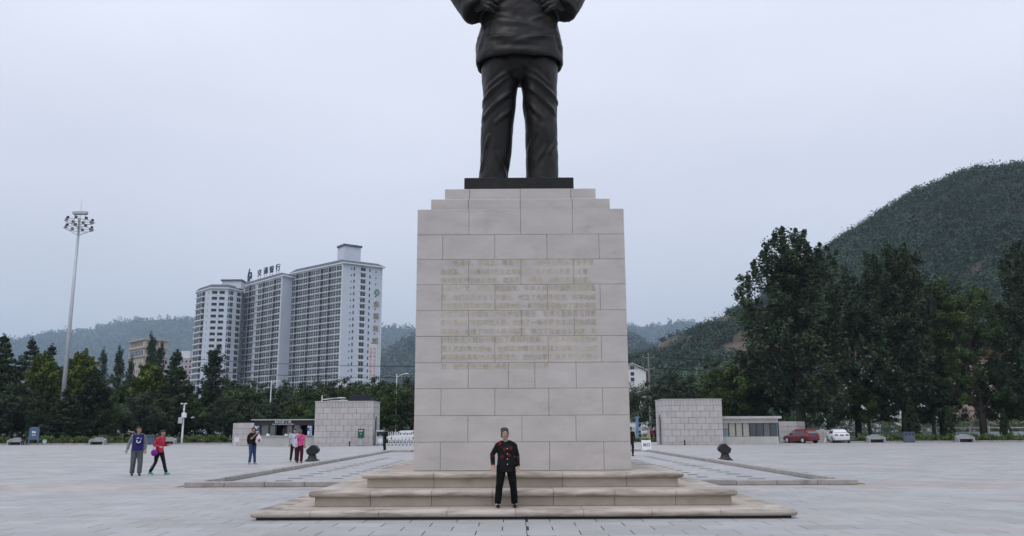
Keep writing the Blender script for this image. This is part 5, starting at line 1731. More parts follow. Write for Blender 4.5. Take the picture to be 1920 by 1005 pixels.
def street_lamp(label, px, py_top, Y, arms):
    p = at(px, py_top, Y)
    o = thing('street_lamp', label, 'street lamp', (p.x, Y, 0))
    MB().tube([(0, 0, 0), (0, 0, p.z)], [.11, .06], 8).build('pole', M_WHITE, o)
    for (dx, dz) in arms:
        MB().tube([(0, 0, p.z - .5), (dx * .5, 0, p.z - .5 + dz * .8), (dx, 0, p.z - .5 + dz)], .035, 6).build('arm', M_WHITE, o)
        MB().loft([(dx * .85, 0, p.z - .5 + dz), (dx * 1.05, 0, p.z - .47 + dz), (dx * 1.3, 0, p.z - .5 + dz)], [(.08, .05), (.14, .07), (.07, .04)], side=(0, 1, 0), n=10).build('lamp_head', M_WHITE, o)
street_lamp('white street lamp before the middle tower', 509, 713, 112, [(1.0, .35)])
street_lamp('white street lamp showing over the trees left of the pedestal', 744, 701, 112, [(1.2, .5)])
street_lamp('white street lamp with two low arms beside the navy panel', 604, 741, 104, [(2.2, .15), (2.4, -.15)])

up_ = at(1215.5, 662, 128)
utp = thing('utility_pole', 'tall concrete utility pole right of the pedestal carrying wires', 'utility pole', (up_.x, 128, 0))
MB().tube([(0, 0, 0), (0, 0, up_.z)], [.2, .12], 10).build('pole', M_POLE, utp)
for z in (up_.z - .7, up_.z - 2.4):
    MB().box(-.9, .9, -.05, .05, z, z + .1).build('crossarm', M_POLE, utp)
    for x in (-.8, 0, .8): MB().tube([(x, 0, z + .1), (x, 0, z + .28)], .05, 6).build('insulator', M_WHITE, utp)
for i, (z, xs, lb) in enumerate(((up_.z - .45, (-70, 70), 'upper pair of thin black power lines crossing behind the pedestal'), (up_.z - 2.15, (-70, 70), 'lower pair of thin black power lines crossing behind the pedestal'))):
    w = MB()
    for dx in (-.8, .8):
        for x_end in xs:
            pts = []
            for k in range(13):
                t = k / 12
                pts.append((up_.x + dx + (x_end) * t, 128 + dx * .5, z - 5.5 * t * (1 - t)))
            w.tube(pts, .022, 4)
    tag(w.build('power_line', M_WIRE), lb, 'cable', kind='thing')

# ---- cream fence, blue post and pale railing beyond the driveway
cf = thing('cream_fence', 'cream yellow post and rail fence right of the pedestal across the road', 'fence', (at(1186, 820, 108).x - 3, 108, 0))
for k in range(9):
    MB().cbox(k * 1.7 - .12, k * 1.7 + .12, -.12, .12, -.02, 1.25, .02).build('post', M_YELLOW, cf)
    MB().cbox(k * 1.7 - .16, k * 1.7 + .16, -.16, .16, 1.25, 1.36, .02).build('post_cap', M_YELLOW, cf)
    if k < 8:
        for z in (.45, .95): MB().box(k * 1.7 + .12, (k + 1) * 1.7 - .12, -.05, .05, z, z + .12).build('rail', M_YELLOW, cf)
bp_ = at(1195.5, 820, 107)
bpo = thing('blue_post', 'thick blue steel post in front of the cream fence', 'post', (bp_.x, 107, 0))
MB().cbox(-.16, .16, -.16, .16, -.02, at(1195, 781, 107).z, .02).build('shaft', M_POSTBLUE, bpo)
MB().cbox(-.3, .3, -.06, .06, at(1195, 783.5, 107).z, at(1195, 781.5, 107).z, .01).build('head', M_POSTBLUE, bpo)
MB().box(-.28, .28, -.28, .28, -.02, .04).build('base_plate', M_POSTBLUE, bpo)


def railing(label, x0, x1, Y, z0, h):
    o = thing('river_railing', label, 'railing', (x0, Y, z0))
    L = x1 - x0
    n = int(L / 2.4)
    for k in range(n + 1):
        MB().cbox(k * L / n - .09, k * L / n + .09, -.09, .09, -z0 - .02, h + .18, .02).build('post', M_RAIL, o)
    for z, t in ((0, .55), (h - .14, .14)): MB().box(.09, L - .09, -.05, .05, z, z + t).build('rail', M_RAIL, o)
railing('pale blue river railing seen right of the pedestal under the trees', at(1178, 795, 136).x, at(1250, 795, 136).x, 136, 1.3, 1.25)
railing('pale blue river railing seen between the right tree trunks', at(1500, 805, 117).x, at(1930, 805, 117).x, 117.5, .45, 1.15)

# undergrowth that closes the view under the trees
def undergrowth(label, spots, lm, seed):
    rs = np.random.RandomState(seed)
    C, Rr, T = [], [], []
    for (px, py, Y) in spots:
        p = at(px, py, Y)
        w = 2.6 + rs.rand() * 1.2
        for k in range(46):
            d = rs.normal(size=3); d /= np.linalg.norm(d)
            C.append((p.x + d[0] * w * rs.rand() ** .4, Y + d[1] * 1.3, max(.15, p.z * (.5 + .5 * d[2] * rs.rand() ** .3)))); r = .34 + .3 * rs.rand(); Rr.append((r, r, r * .8)); T.append(.55 + .9 * rs.rand())
    V, T2 = leaf_arrays(np.array(C), np.array(Rr), 30, .125, rs, np.array(T), up=.4, shell=.2)
    tag(link('undergrowth', quads_mesh('undergrowth', V, T2, lm)), label, 'undergrowth', kind='stuff')
undergrowth('leafy undergrowth beyond the river railing behind the right trees', [(px, 776 + (i * 7) % 14, 143 + (i % 3) * 5) for i, px in enumerate(range(1430, 2000, 22))], L_WILLOW, 5)
undergrowth('dark undergrowth closing the foot of the left tree belt', [(px, 772 + (i * 5) % 16, 112 + (i % 3) * 4) for i, px in enumerate(range(-40, 800, 24))], L_CYPRESS, 6)
undergrowth('undergrowth behind the right gatehouse and ticket office', [(px, 768 + (i * 5) % 12, 128) for i, px in enumerate(range(1232, 1500, 24))], L_BROAD, 7)

# ---- white furniture left of the kiosk
wf = at(447, 834, 90.5)
ch = thing('garden_chair', 'white plastic chair standing left of the kiosk', 'chair', (wf.x, 90.0, 0), R(25))
MB().cbox(-.24, .24, -.24, .24, .42, .46, .01).build('seat', M_WHITE, ch)
MB().cbox(-.24, .24, .2, .24, .46, .92, .01).build('backrest', M_WHITE, ch)
for x in (-.21, .21):
    for y in (-.21, .21): MB().tube([(x, y, 0), (x * .95, y * .95, .43)], .025, 6).build('leg', M_WHITE, ch)
tb_ = thing('small_table', 'round pale table beside the white plastic chair', 'table', (wf.x + 1.3, 90.1, 0))
MB().disc((0, 0, .72), .45, .04, 'z', 20).build('top', M_GALV, tb_)
MB().tube([(0, 0, .02), (0, 0, .7)], .04, 8).build('stem', M_BLACK, tb_)
MB().disc((0, 0, .015), .26, .03, 'z', 16).build('foot', M_BLACK, tb_)
db = thing('park_seat', 'dark slatted seat in front of the low curving wall', 'bench', (wf.x + 2.6, 90.4, 0))
for k in range(3): MB().box(-.6, .6, -.2 + k * .14, -.1 + k * .14, .42, .46).build('slat', M_BROWN, db)
for s in (-.5, .5): MB().box(s - .04, s + .04, -.2, .2, 0, .42).build('leg', M_BLACK, db)

# ================================================================== CARS
def car(label, loc, rz, paint, L, Wd, Hh, hatch):
    o = thing('parked_car', label, 'car', loc, rz)
    hw = Wd / 2
    hl = L / 2
    # car points towards +x; lofted cross sections along the length
    if hatch:
        st = [(-hl, .42, .66, .80), (-hl + .10, .30, .92, .94), (-hl + .5, .24, .98, 1.0), (-.3, .2, .96, 1.0), (hl - 1.35, .2, .95, 1.0), (hl - .6, .24, .84, .97), (hl - .12, .30, .70, .88), (hl, .42, .60, .74)]
        cab = [(-hl + .12, .98, .86), (-hl + .45, Hh - .06, .70), (-hl + 1.1, Hh, .73), (.1, Hh - .02, .73), (.55, Hh - .12, .72), (hl - 1.2, .95, .84)]
    else:
        st = [(-hl, .42, .70, .82), (-hl + .10, .32, 1.0, .93), (-hl + .5, .24, 1.04, 1.0), (-.3, .2, .98, 1.0), (hl - 1.35, .2, .94, 1.0), (hl - .6, .24, .82, .97), (hl - .12, .30, .68, .88), (hl, .42, .58, .74)]
        cab = [(-hl + .55, 1.02, .84), (-hl + 1.15, Hh - .07, .70), (-hl + 1.7, Hh, .72), (.25, Hh - .02, .72), (.65, Hh - .14, .71), (hl - 1.25, .94, .84)]
    b = MB(); rg = []
    for (x, zl, zh, wf) in st:
        w = hw * wf
        zm = (zl + zh) / 2
        rg.append([Vector((x, y, z)) for y, z in ((-w * .86, zl), (-w * .97, zl + .08), (-w, zm), (-w * .95, zh - .06), (-w * .86, zh), (0, zh + .03), (w * .86, zh), (w * .95, zh - .06), (w, zm), (w * .97, zl + .08), (w * .86, zl), (0, zl - .02))])
    b.rings(rg)
    body = b.build('body', paint, o, smooth=True)
    # cabin: roof and pillars, glass set in between
    cb = MB(); rg = []
    for (x, z, wf) in cab:
        w = hw * wf
        zb = .90
        rg.append([Vector((x, y, zz)) for y, zz in ((-hw * .86, zb), (-w - .005 if z > zb + .2 else -hw * .85, max(z - .05, zb + .01)), (-w * .86, max(z, zb + .02)), (w * .86, max(z, zb + .02)), (w + .005 if z > zb + .2 else hw * .85, max(z - .05, zb + .01)), (hw * .86, zb))])
    cb.rings(rg)
    cb.build('cabin', paint, o, smooth=False)
    # glass
    x0, x1, x2, x3 = cab[0][0], cab[1][0], cab[4][0], cab[5][0]
    for s in (-1, 1):
        def side(xa, xb, xc, xd):
            yl, yh = s * (hw * .862 + .006), s * (hw * .715 + .02)
            return MB().add([(xa, yl, .97), (xb, yl, .97), (xc, yh, Hh - .13), (xd, yh, Hh - .13), (xa, yl - s * .02, .97), (xb, yl - s * .02, .97), (xc, yh - s * .02, Hh - .13), (xd, yh - s * .02, Hh - .13)],
                            [(0, 1, 2, 3), (4, 5, 6, 7), (0, 1, 5, 4), (1, 2, 6, 5), (2, 3, 7, 6), (3, 0, 4, 7)]).build('side_window', M_GLASS, o)
        side(x0 + .45, -.10, -.10, x1 + .30)
        side(-.02, x3 - .22, x2 - .02, -.02)
        MB().cbox(x3 - .3, x3 - .12, s * (hw * .97) - .09, s * (hw * .97) + .09, .95, 1.08, .02).build('mirror', paint, o)
    dz = Hh - .06 - .98
    MB().add([(x0 - .03, -hw * .72, 1.02), (x0 - .03, hw * .72, 1.02), (x1 - .03, hw * .58, Hh - .14), (x1 - .03, -hw * .58, Hh - .14)], [(0, 1, 2, 3)]).build('rear_window', M_GLASS, o)
    MB().add([(x3 + .02, -hw * .74, 1.0), (x3 + .02, hw * .74, 1.0), (x2 + .05, hw * .6, Hh - .16), (x2 + .05, -hw * .6, Hh - .16)], [(0, 1, 2, 3)]).build('windscreen', M_GLASS, o)
    for x in (-hl + .78, hl - .85):
        for s in (-1, 1):
            w = MB().disc((x, s * (hw - .10), .31), .31, .21, 'y', 20).build('wheel', M_BLACK, o)
            MB().disc((x, s * (hw + .008), .31), .20, .02, 'y', 16).build('rim', M_STEEL, w)
            MB().disc((x, s * (hw - .02), .36), .37, .05, 'y', 20).build('wheel_arch', M_BLACK, o)
    zt = .80 if hatch else .84
    for s in (-1, 1):
        MB().cbox(-hl - .005, -hl + .22, s * hw * .62 - .16, s * hw * .62 + .16, zt - .08, zt + .08, .02).build('tail_light', mat('tail_lamp_red', (.35, .02, .02), .2, .5), o)
        MB().cbox(hl - .25, hl - .02, s * hw * .62 - .16, s * hw * .62 + .16, .58, .70, .02).build('headlight', M_STEEL, o)
    MB().box(-hl - .025, -hl + .01, -.22, .22, zt - .14 if hatch else zt - .07, zt - .02 if hatch else zt + .05).build('number_plate', M_BLUE, o)
    MB().cbox(-hl - .01, -hl + .12, -hw * .8, hw * .8, .34, .52, .02).build('bumper', paint, o)
    return o


P_RED = mat('red_car_paint', (0.14, 0.010, 0.015), 0.25, 0.5, var=.03)
P_WHITE = mat('white_car_paint', (0.70, 0.71, 0.73), 0.25, 0.5, var=.03)
c1 = at(1504, 830, 92.3)
car('dark red hatchback parked beside the ticket office', (c1.x + .1, 92.9, 0), R(112), P_RED, 4.1, 1.76, 1.48, True)
c2 = at(1585, 830, 92.2)
car('white saloon car parked with its tail towards the square', (c2.x, 94.2, 0), R(80), P_WHITE, 4.5, 1.78, 1.46, False)
c3 = at(757, 808, 108)
car('white car parked beyond the folding gate left of the pedestal', (c3.x, 108, 0), R(172), P_WHITE, 4.4, 1.76, 1.5, True)
c4 = at(706, 808, 106)
car('white car mostly hidden behind the left gatehouse', (c4.x - .9, 106.5, 0), R(5), P_WHITE, 4.4, 1.76, 1.46, False)
lp = at(1549, 830, 92.5)
tag(MB().add([(0, 0, 0), (.1, 0, 0), (.32, .02, .55), (.22, .02, .55), (0, .05, 0), (.1, .05, 0), (.32, .07, .55), (.22, .07, .55)],
             [(0, 1, 2, 3), (7, 6, 5, 4), (0, 1, 5, 4), (1, 2, 6, 5), (2, 3, 7, 6), (3, 0, 4, 7)]).build('leaning_board', M_WHITE, loc=(lp.x, 93.2, 0)), 'narrow white board leaning between the red and white cars', 'board')

# ================================================================== PEOPLE
SKIN = mat('skin', (0.36, 0.22, 0.16), 0.6, 0.3, var=.06, scale=20)
SKIN_D = mat('skin_weathered', (0.40, 0.26, 0.20), 0.6, 0.3, var=.08, scale=20)
CLOTH = {}


def cloth(name, rgb):
    return mat('cloth_' + name, rgb, 0.85, 0.15, var=.18, scale=9)


def V3(*a): return Vector(a)


BASE = dict(ankL=(-.10, .02, .07), ankR=(.10, .02, .07), kneeL=(-.105, -.02, .47), kneeR=(.105, -.02, .47), hipL=(-.09, 0, .88), hipR=(.09, 0, .88),
            pel=(0, 0, .93), waist=(0, 0, 1.07), chest=(0, 0, 1.26), neck=(0, .01, 1.43), head=(0, -.015, 1.575),
            shL=(-.175, .0, 1.385), shR=(.175, .0, 1.385), elL=(-.245, .02, 1.12), elR=(.245, .02, 1.12), wrL=(-.255, -.05, .875), wrR=(.255, -.05, .875), toeL=None, toeR=None)
# front of a person is -y; 'L' is the viewer's left when the person faces the viewer


def person(label, loc, rz, height, J=None, top=None, trousers=None, shoes=None, hair=None, skin=None, sleeve=1.0, girth=1.0, hem=.86, hairstyle='short', voxel=.012, head_turn=0.0, socks=None, flare=1.0):
    j = {k: (Vector(v) if isinstance(v, (tuple, Vector)) else v) for k, v in {**BASE, **(J or {})}.items()}
    o = thing('person', label, 'person', loc, rz)
    sc = height / 1.70
    o.scale = (sc, sc, sc)
    skin = skin or SKIN
    # ---- continuous body: head, neck, arms, hands, inner trunk and legs
    b = MB()
    hd, nk = j['head'], j['neck']
    ht = Matrix.Rotation(head_turn, 3, 'Z')

    def H(x, y, z): return hd + ht @ Vector((x, y, z))
    b.loft([nk - V3(0, 0, .05), nk.lerp(hd, .35), hd - V3(0, 0, .04)], [(.058, .058), (.052, .055), (.05, .055)], n=12)
    b.ball(H(0, .012, .025), .074, .092, .098, 16)
    b.loft([H(0, -.03, -.02), H(0, -.038, -.07), H(0, -.05, -.098)], [(.064, .058), (.052, .045), (.032, .028)], n=12)
    b.loft([H(0, -.085, .015), H(0, -.108, -.022)], [(.010, .010), (.017, .013)], n=8)
    b.loft([H(-.04, -.078, .03), H(0, -.088, .034), H(.04, -.078, .03)], [(.012, .012)] * 3, side=(0, 0, 1), n=8)
    for s in (-1, 1): b.ball(H(s * .077, .012, .0), .012, .022, .034, 8)
    for s in 'LR':
        sh, el, wr = j['sh' + s], j['el' + s], j['wr' + s]
        b.loft([sh, sh.lerp(el, .5), el, el.lerp(wr, .4), wr], [(.046, .046), (.043, .043), (.037, .037), (.037, .036), (.026, .026)], n=10)
        d = (wr - el).normalized()
        up = j.get('palm' + s) or V3(0, 1, 0)
        side = d.cross(up).normalized(); nrm = side.cross(d).normalized()
        p1 = wr + d * .085
        b.loft([wr, wr + d * .03, p1], [(.028, .020), (.038, .019), (.040, .016)], side=tuple(nrm), n=10) if False else b.loft([wr, wr + d * .03, p1], [(.028, .020), (.038, .019), (.040, .016)], side=tuple(side), n=10)
        curl = j.get('curl' + s, .35)
        for q, (off, L) in enumerate(((-.030, .066), (-.010, .076), (.010, .072), (.029, .056))):
            f0 = p1 + side * off
            f1 = f0 + d * L * .55 - nrm * L * .25 * curl
            f2 = f1 + d * L * .45 * (1 - curl) - nrm * L * .6 * curl
            b.loft([f0 - d * .01, f1, f2], [(.0105, .0105), (.0095, .0095), (.0085, .0085)], n=7)
        t0 = wr + d * .03 - side * .034
        b.loft([t0, t0 + d * .03 - side * .022 - nrm * .01, t0 + d * .062 - side * .026 - nrm * .02], [(.013, .013), (.012, .012), (.0095, .0095)], n=7)
        hp, kn, an = j['hip' + s], j['knee' + s], j['ank' + s]
        b.loft([hp, hp.lerp(kn, .5), kn, kn.lerp(an, .4), an], [(.072, .075), (.062, .066), (.047, .05), (.047, .05), (.033, .036)], n=10)
    b.loft([j['pel'], j['waist'], j['chest'], j['sh' + 'L'].lerp(j['shR'], .5)], [(.13, .095), (.12, .085), (.14, .09), (.12, .06)], n=14)
    me = remesh(b, {.010: .0085, .012: .0112}.get(voxel, .0135), 2, 'body'); me.materials.append(skin)
    link('body', me, o)
    # ---- face
    fe = MB()
    for s in (-1, 1): fe.ball(H(s * .030, -.078, .016), .008, .007, .004, 8)
    fe.build('eyes', M_BLACK, o)
    MB().loft([H(-.022, -.083, -.055), H(0, -.091, -.056), H(.022, -.083, -.055)], [(.005, .006)] * 3, side=(0, 0, 1), n=6).build('mouth', mat('lips', (.24, .1, .085), .6), o)
    # ---- trousers
    t = MB()
    g = girth
    for s in 'LR':
        hp, kn, an = j['hip' + s], j['knee' + s], j['ank' + s]
        t.loft([hp + V3(0, 0, .03), hp.lerp(kn, .45), kn, kn.lerp(an, .5), an + V3(0, 0, .015)], [(.098 * g, .105 * g), (.086 * g, .09 * g), (.070 * flare, .074 * flare), (.066 * flare, .07 * flare), (.062 * flare, .07 * flare)], n=14, rounded=False)
    t.loft([j['pel'] - V3(0, 0, .10), j['pel'], j['waist'] - V3(0, 0, .03)], [(.13 * g, .10 * g), (.165 * g, .118 * g), (.148 * g, .108 * g)], n=18)
    tm = remesh(t, voxel, 3, 'trousers'); wrinkle(tm, .010, 9, (1, 1, .6), 2.0); tm.materials.append(trousers)
    link('trousers', tm, o)
    # ---- upper garment
    u = MB()
    hz_ = V3(j['pel'].x, j['pel'].y, hem)
    u.loft([hz_, j['pel'] + V3(0, 0, .03), j['waist'], j['chest'], (j['shL'] + j['shR']) / 2 - V3(0, 0, .02), nk - V3(0, 0, .025)],
           [(.178 * g, .130 * g), (.175 * g, .130 * g), (.162 * g, .122 * g), (.178 * g, .126 * g), (.150, .092), (.066, .066)], n=20, rounded=False)
    for s in 'LR':
        sh, el, wr = j['sh' + s], j['el' + s], j['wr' + s]
        if sleeve > .5: u.loft([sh, sh.lerp(el, .5), el, el.lerp(wr, .5), el.lerp(wr, sleeve * .96)], [(.068, .068), (.060, .060), (.054, .054), (.050, .050), (.046, .046)], n=12, rounded=False)
        else: u.loft([sh, sh.lerp(el, .4), sh.lerp(el, .72)], [(.068, .068), (.064, .064), (.064, .064)], n=12, rounded=False)
        u.loft([nk - V3(0, 0, .045), nk.lerp(sh, .55) + V3(0, 0, .004), sh - V3(0, 0, .004)], [(.055, .058), (.058, .056), (.060, .060)], side=(0, 1, 0), n=12)
    um = remesh(u, voxel, 3, 'top'); wrinkle(um, .012, 8, (1, 1, .8), 5.0); um.materials.append(top)
    garment = link('jacket', um, o)
    # ---- shoes
    for s in 'LR':
        an = j['ank' + s]
        toe = j['toe' + s] if j['toe' + s] is not None else an + V3(0, -.16, -.035)
        d = (toe - an); d.z = 0; d.normalize()
        z0 = an.z - .07
        sb_ = MB(); sb_.loft([an - d * .07 + V3(0, 0, -.035), an + V3(0, 0, -.02), an.lerp(toe, .6) + V3(0, 0, -.012), toe], [(.036, .030), (.042, .045), (.046, .032), (.032, .02)], side=tuple(d.cross(V3(0, 0, 1))), n=12)
        sm2 = remesh(sb_, .010, 2, 'shoe'); sm2.materials.append(shoes); link('shoe', sm2, o)
        if socks: MB().loft([an + V3(0, -.02, -.02), an + V3(0, 0, .05)], [(.047, .05), (.045, .046)], n=12, rounded=False).build('sock', socks, o)
    # ---- hair
    if hair:
        h = MB()
        h.ball(H(0, .028, .048), .082, .094, .088, 16); h.ball(H(0, .055, .0), .076, .062, .085, 14)
        h.loft([H(-.045, -.045, .075), H(0, -.052, .088), H(.045, -.045, .075)], [(.028, .03), (.03, .034), (.028, .03)], side=(0, 0, 1), n=10)
        if hairstyle == 'bob':
            for s in (-1, 1): h.loft([H(s * .058, .0, .06), H(s * .068, .012, -.01), H(s * .060, .02, -.07)], [(.03, .05), (.024, .052), (.018, .045)], n=10)
            h.ball(H(0, .06, -.04), .07, .05, .06, 12)
        if hairstyle == 'bun': h.ball(H(0, .12, .02), .04, .04, .04, 10)
        hmn = remesh(h, .010, 2, 'hair'); wrinkle(hmn, .006, 30); hmn.materials.append(hair); link('hair', hmn, o)
    return o, garment, j


def ink(obj, fn):
    me = obj.data
    v = verts_of(me)
    a = me.attributes.new('ink', 'FLOAT', 'POINT')
    a.data.foreach_set('value', fn(v).astype(np.float32))


HAIR_B = mat('black_hair', (0.014, 0.013, 0.013), 0.5, 0.3, var=.2, scale=30)
HAIR_G = mat('grey_hair', (0.10, 0.104, 0.108), 0.6, 0.3, var=.3, scale=30)
HAIR_S = mat('cropped_hair', (0.035, 0.03, 0.03), 0.8, 0.2, var=.2, scale=30)

# old woman on the lowest step
ow = at(949, 948, 16.0)
o, gmt, j = person('old woman in a black jacket with red flowers standing on the lowest step', (at(949, 900, 15.98).x, 15.98, .156), R(7), 1.43,
                   dict(ankL=(-.185, .0, .07), ankR=(.185, .02, .07), kneeL=(-.15, -.04, .46), kneeR=(.155, -.02, .46), hipL=(-.095, 0, .86), hipR=(.095, 0, .86), shL=(-.165, .0, 1.335), shR=(.165, .0, 1.335),
                        elL=(-.295, .06, 1.12), elR=(.255, .05, 1.10), wrL=(-.285, -.05, .885), wrR=(.265, -.03, .855), head=(-.03, -.03, 1.565), neck=(-.012, .0, 1.42), curlL=.5, curlR=.5),
                   print_mat('flowered_black_cloth', (0.008, 0.0085, 0.008), (0.20, 0.010, 0.016)), cloth('black', (.005, .005, .0055)), cloth('shoe_dark', (.03, .018, .017)), mat('dark_grey_hair', (0.055, 0.057, 0.06), .6, .3, var=.4, scale=25), SKIN_D,
                   sleeve=.98, girth=1.16, hem=.76, hairstyle='bob', voxel=.010, socks=M_WHITE, flare=1.15)
FLW = [(-.14, 1.36, .045), (-.045, 1.235, .036), (.088, 1.255, .038), (.055, 1.105, .034), (-.10, 1.085, .036), (.275, 1.06, .028), (-.275, 1.10, .026), (-.285, .905, .034), (.21, .93, .016)]


def flowers(v):
    out = np.zeros(len(v))
    for (x, z, r) in FLW:
        dx, dz = v[:, 0] - x, v[:, 2] - z
        a = np.arctan2(dz, dx); d = np.hypot(dx, dz)
        rr = r * (1 + .22 * np.cos(5 * a))
        out = np.maximum(out, np.clip((rr - d) / .012, 0, 1) * (v[:, 1] < .03))
    return out


ink(gmt, flowers)
for z in (1.25, 1.14, 1.03, .92):
    MB().ball((.012, -.152 if z < 1.2 else -.148, z), .011, .007, .011, 8).build('button', M_WHITE, o)
hb_ = MB(); hb_.ball((-.03, .030, 1.650), .090, .092, .058, 16); hm2 = remesh(hb_, .010, 2, 'cap'); hm2.materials.append(cloth('black_cap', (.012, .013, .018))); link('cap', hm2, o)

# man in the blue vest
g_ = gnd(254, 892)
o, gmt, j = person('man in a dark blue vest over grey sleeves walking at the left', (g_.x, g_.y, 0), R(28), 1.72,
                   dict(ankL=(-.12, .06, .07), ankR=(.11, -.10, .07), kneeL=(-.11, .0, .47), kneeR=(.11, -.08, .47), elL=(-.27, .06, 1.13), wrL=(-.33, -.02, .90), elR=(.26, .04, 1.12), wrR=(.26, -.04, .88)),
                   print_mat('grey_sleeved_shirt', (.17, .185, .20), (.02, .022, .11)), cloth('grey_trousers', (.095, .105, .11)), cloth('dark_trainer', (.05, .035, .035)), HAIR_S, SKIN, sleeve=.96, girth=1.2, hem=.84, head_turn=R(45), flare=1.25)
def vest_ink(v): return ((np.abs(v[:, 0]) < .185) & (v[:, 2] > .85) & (v[:, 2] < 1.43)).astype(float)
ink(gmt, vest_ink)
em_ = MB()
for k in range(9):
    a0 = R(150 + k * 26)
    em_.ball((.0 + .06 * math.cos(a0), -.163, 1.19 + .055 * math.sin(a0)), .018, .010, .018, 8)
for x, z in ((-.05, 1.29), (0.0, 1.30), (.08, 1.27)): em_.ball((x, -.158, z), .022, .01, .016, 8)
em_.build('vest_emblem', M_WHITE, o)
MB().cbox(-.365, -.33, -.075, -.055, .76, .87, .004).build('phone', M_GALV, o)

# woman in the red jacket, mid-stride, facing right
g_ = gnd(296, 890)
o, gmt, j = person('woman in a coral red jacket striding right with a purple shoulder bag', (g_.x, g_.y, 0), R(75), 1.60,
                   dict(ankL=(-.08, .30, .10), ankR=(.08, -.30, .07), kneeL=(-.09, .08, .48), kneeR=(.09, -.15, .50), elL=(-.24, .08, 1.10), wrL=(-.20, -.14, 1.06), elR=(.23, .02, 1.10), wrR=(.18, -.24, 1.12),
                        chest=(0, -.04, 1.26), neck=(0, -.06, 1.42), head=(0, -.10, 1.56), shL=(-.17, -.04, 1.37), shR=(.17, -.04, 1.37), toeL=(-.08, .15, .03), toeR=(.08, -.46, .05)),
                   cloth('coral', (.48, .035, .075)), cloth('black_sport', (.014, .014, .016)), cloth('turquoise', (.05, .36, .30)), HAIR_B, SKIN, sleeve=.9, hem=.84, hairstyle='bun', flare=.92)
bg = MB(); bg.ball((-.23, .06, .83), .07, .15, .13, 14)
bgm = remesh(bg, .014, 2, 'bag'); wrinkle(bgm, .015, 12); bgm.materials.append(cloth('purple', (.25, .03, .27)))
bag = tag(link('shoulder_bag', bgm), 'purple shoulder bag hanging at the side of the striding woman', 'bag')
bag.location = (g_.x, g_.y, 0); bag.rotation_euler = (0, 0, R(75)); bag.scale = (1.6 / 1.7,) * 3
MB().tube([(-.20, .0, .93), (-.16, -.02, 1.2), (0.06, -.03, 1.42), (.1, .1, 1.38), (-.12, .14, 1.15), (-.21, .12, .93)], .009, 6).build('strap', bgm.materials[0], bag)
for s in (-1, 1):
    MB().tube([(s * .155, .02, .86), (s * .16, -.04 if s > 0 else .06, .66), (s * .145, -.16 if s > 0 else .1, .48), (s * .14, -.24 if s > 0 else .2, .25)], .007, 5).build('trouser_stripe', M_WHITE, o)

# man in jeans holding a phone up, white carrier bag
g_ = gnd(472, 870.5)
o, gmt, j = person('man in a black shirt and blue jeans raising a phone to his face', (g_.x, g_.y, 0), R(55), 1.71,
                   dict(elR=(.20, -.24, 1.24), wrR=(.10, -.28, 1.47), elL=(-.22, -.16, 1.16), wrL=(-.10, -.30, 1.36), palmR=V3(1, 0, 0), ankL=(-.11, .04, .07), ankR=(.12, -.06, .07)),
                   cloth('black_shirt', (.010, .010, .011)), cloth('jeans', (.035, .065, .145)), cloth('trainer', (.35, .35, .36)), HAIR_B, SKIN, sleeve=.4, girth=1.1, hem=.86)
wb = tag(link('backpack', None, None, (g_.x, g_.y, 0), R(55)), 'black backpack worn by the man in jeans', 'backpack')
bpm = MB(); bpm.loft([(0, .20, .95), (0, .23, 1.1), (0, .22, 1.3), (0, .17, 1.4)], [(.15, .07), (.17, .10), (.16, .09), (.11, .05)], n=16)
bpk = remesh(bpm, .014, 2, 'pack'); wrinkle(bpk, .012, 10); bpk.materials.append(cloth('black_nylon', (.012, .012, .014))); link('pack', bpk, wb)
for s in (-1, 1): MB().tube([(s * .11, .17, 1.38), (s * .13, .0, 1.47), (s * .13, -.13, 1.3), (s * .16, .05, 1.0)], .018, 6).build('strap', bpk.materials[0], wb)
cbm = MB(); cbm.loft([(0, -.0, .0), (0, 0, .10), (0, 0, .26), (0, 0, .40)], [(.13, .08), (.155, .10), (.12, .06), (.02, .02)], n=14)
cbk = remesh(cbm, .013, 2, 'carrier'); wrinkle(cbk, .02, 11)
cbk.materials.append(mat('thin_white_plastic', (.62, .64, .67), .4, .4))
wbg = tag(link('carrier_bag', cbk, None, (g_.x + .30, g_.y - .10, .98)), 'white plastic carrier bag hanging from the arm of the man in jeans', 'bag')
MB().yprism([(-.02, .06), (.10, .05), (.12, .16), (.05, .22), (0, .15)], -.115, -.10).build('red_print', M_RED, wbg)
ph_ = MB().cbox(-.035, .035, -.005, .005, 0, .14, .003).build('phone', M_BLACK, loc=(g_.x + .16, g_.y - .18, 1.50)); tag(ph_, 'black phone held up by the man in jeans', 'phone')

# woman in pink from behind and the person in pale blue facing her
g_ = gnd(561, 868)
o, gmt, j = person('grey-haired woman in a pink shirt and maroon trousers seen from behind', (g_.x, g_.y, 0), R(180), 1.60,
                   dict(elL=(-.24, .0, 1.12), wrL=(-.25, -.02, .88), shL=(-.18, 0, 1.38)), cloth('pink', (.60, .085, .235)), cloth('maroon', (.055, .010, .018)), cloth('dark_shoe', (.02, .02, .02)), HAIR_G, SKIN, sleeve=.4, girth=1.15, hem=.86, flare=1.2)
wbag = tag(link('white_tote', None, None, (g_.x, g_.y, 0)), 'pale tote bag on the back of the woman in pink', 'bag')
tbm = MB(); tbm.loft([(-.19, -.13, .78), (-.18, -.15, .95), (-.15, -.15, 1.14)], [(.115, .045), (.10, .045), (.05, .02)], n=14)
tbk = remesh(tbm, .013, 2, 'tote'); wrinkle(tbk, .012, 10); tbk.materials.append(cloth('pale_canvas', (.55, .52, .55))); link('tote', tbk, wbag)
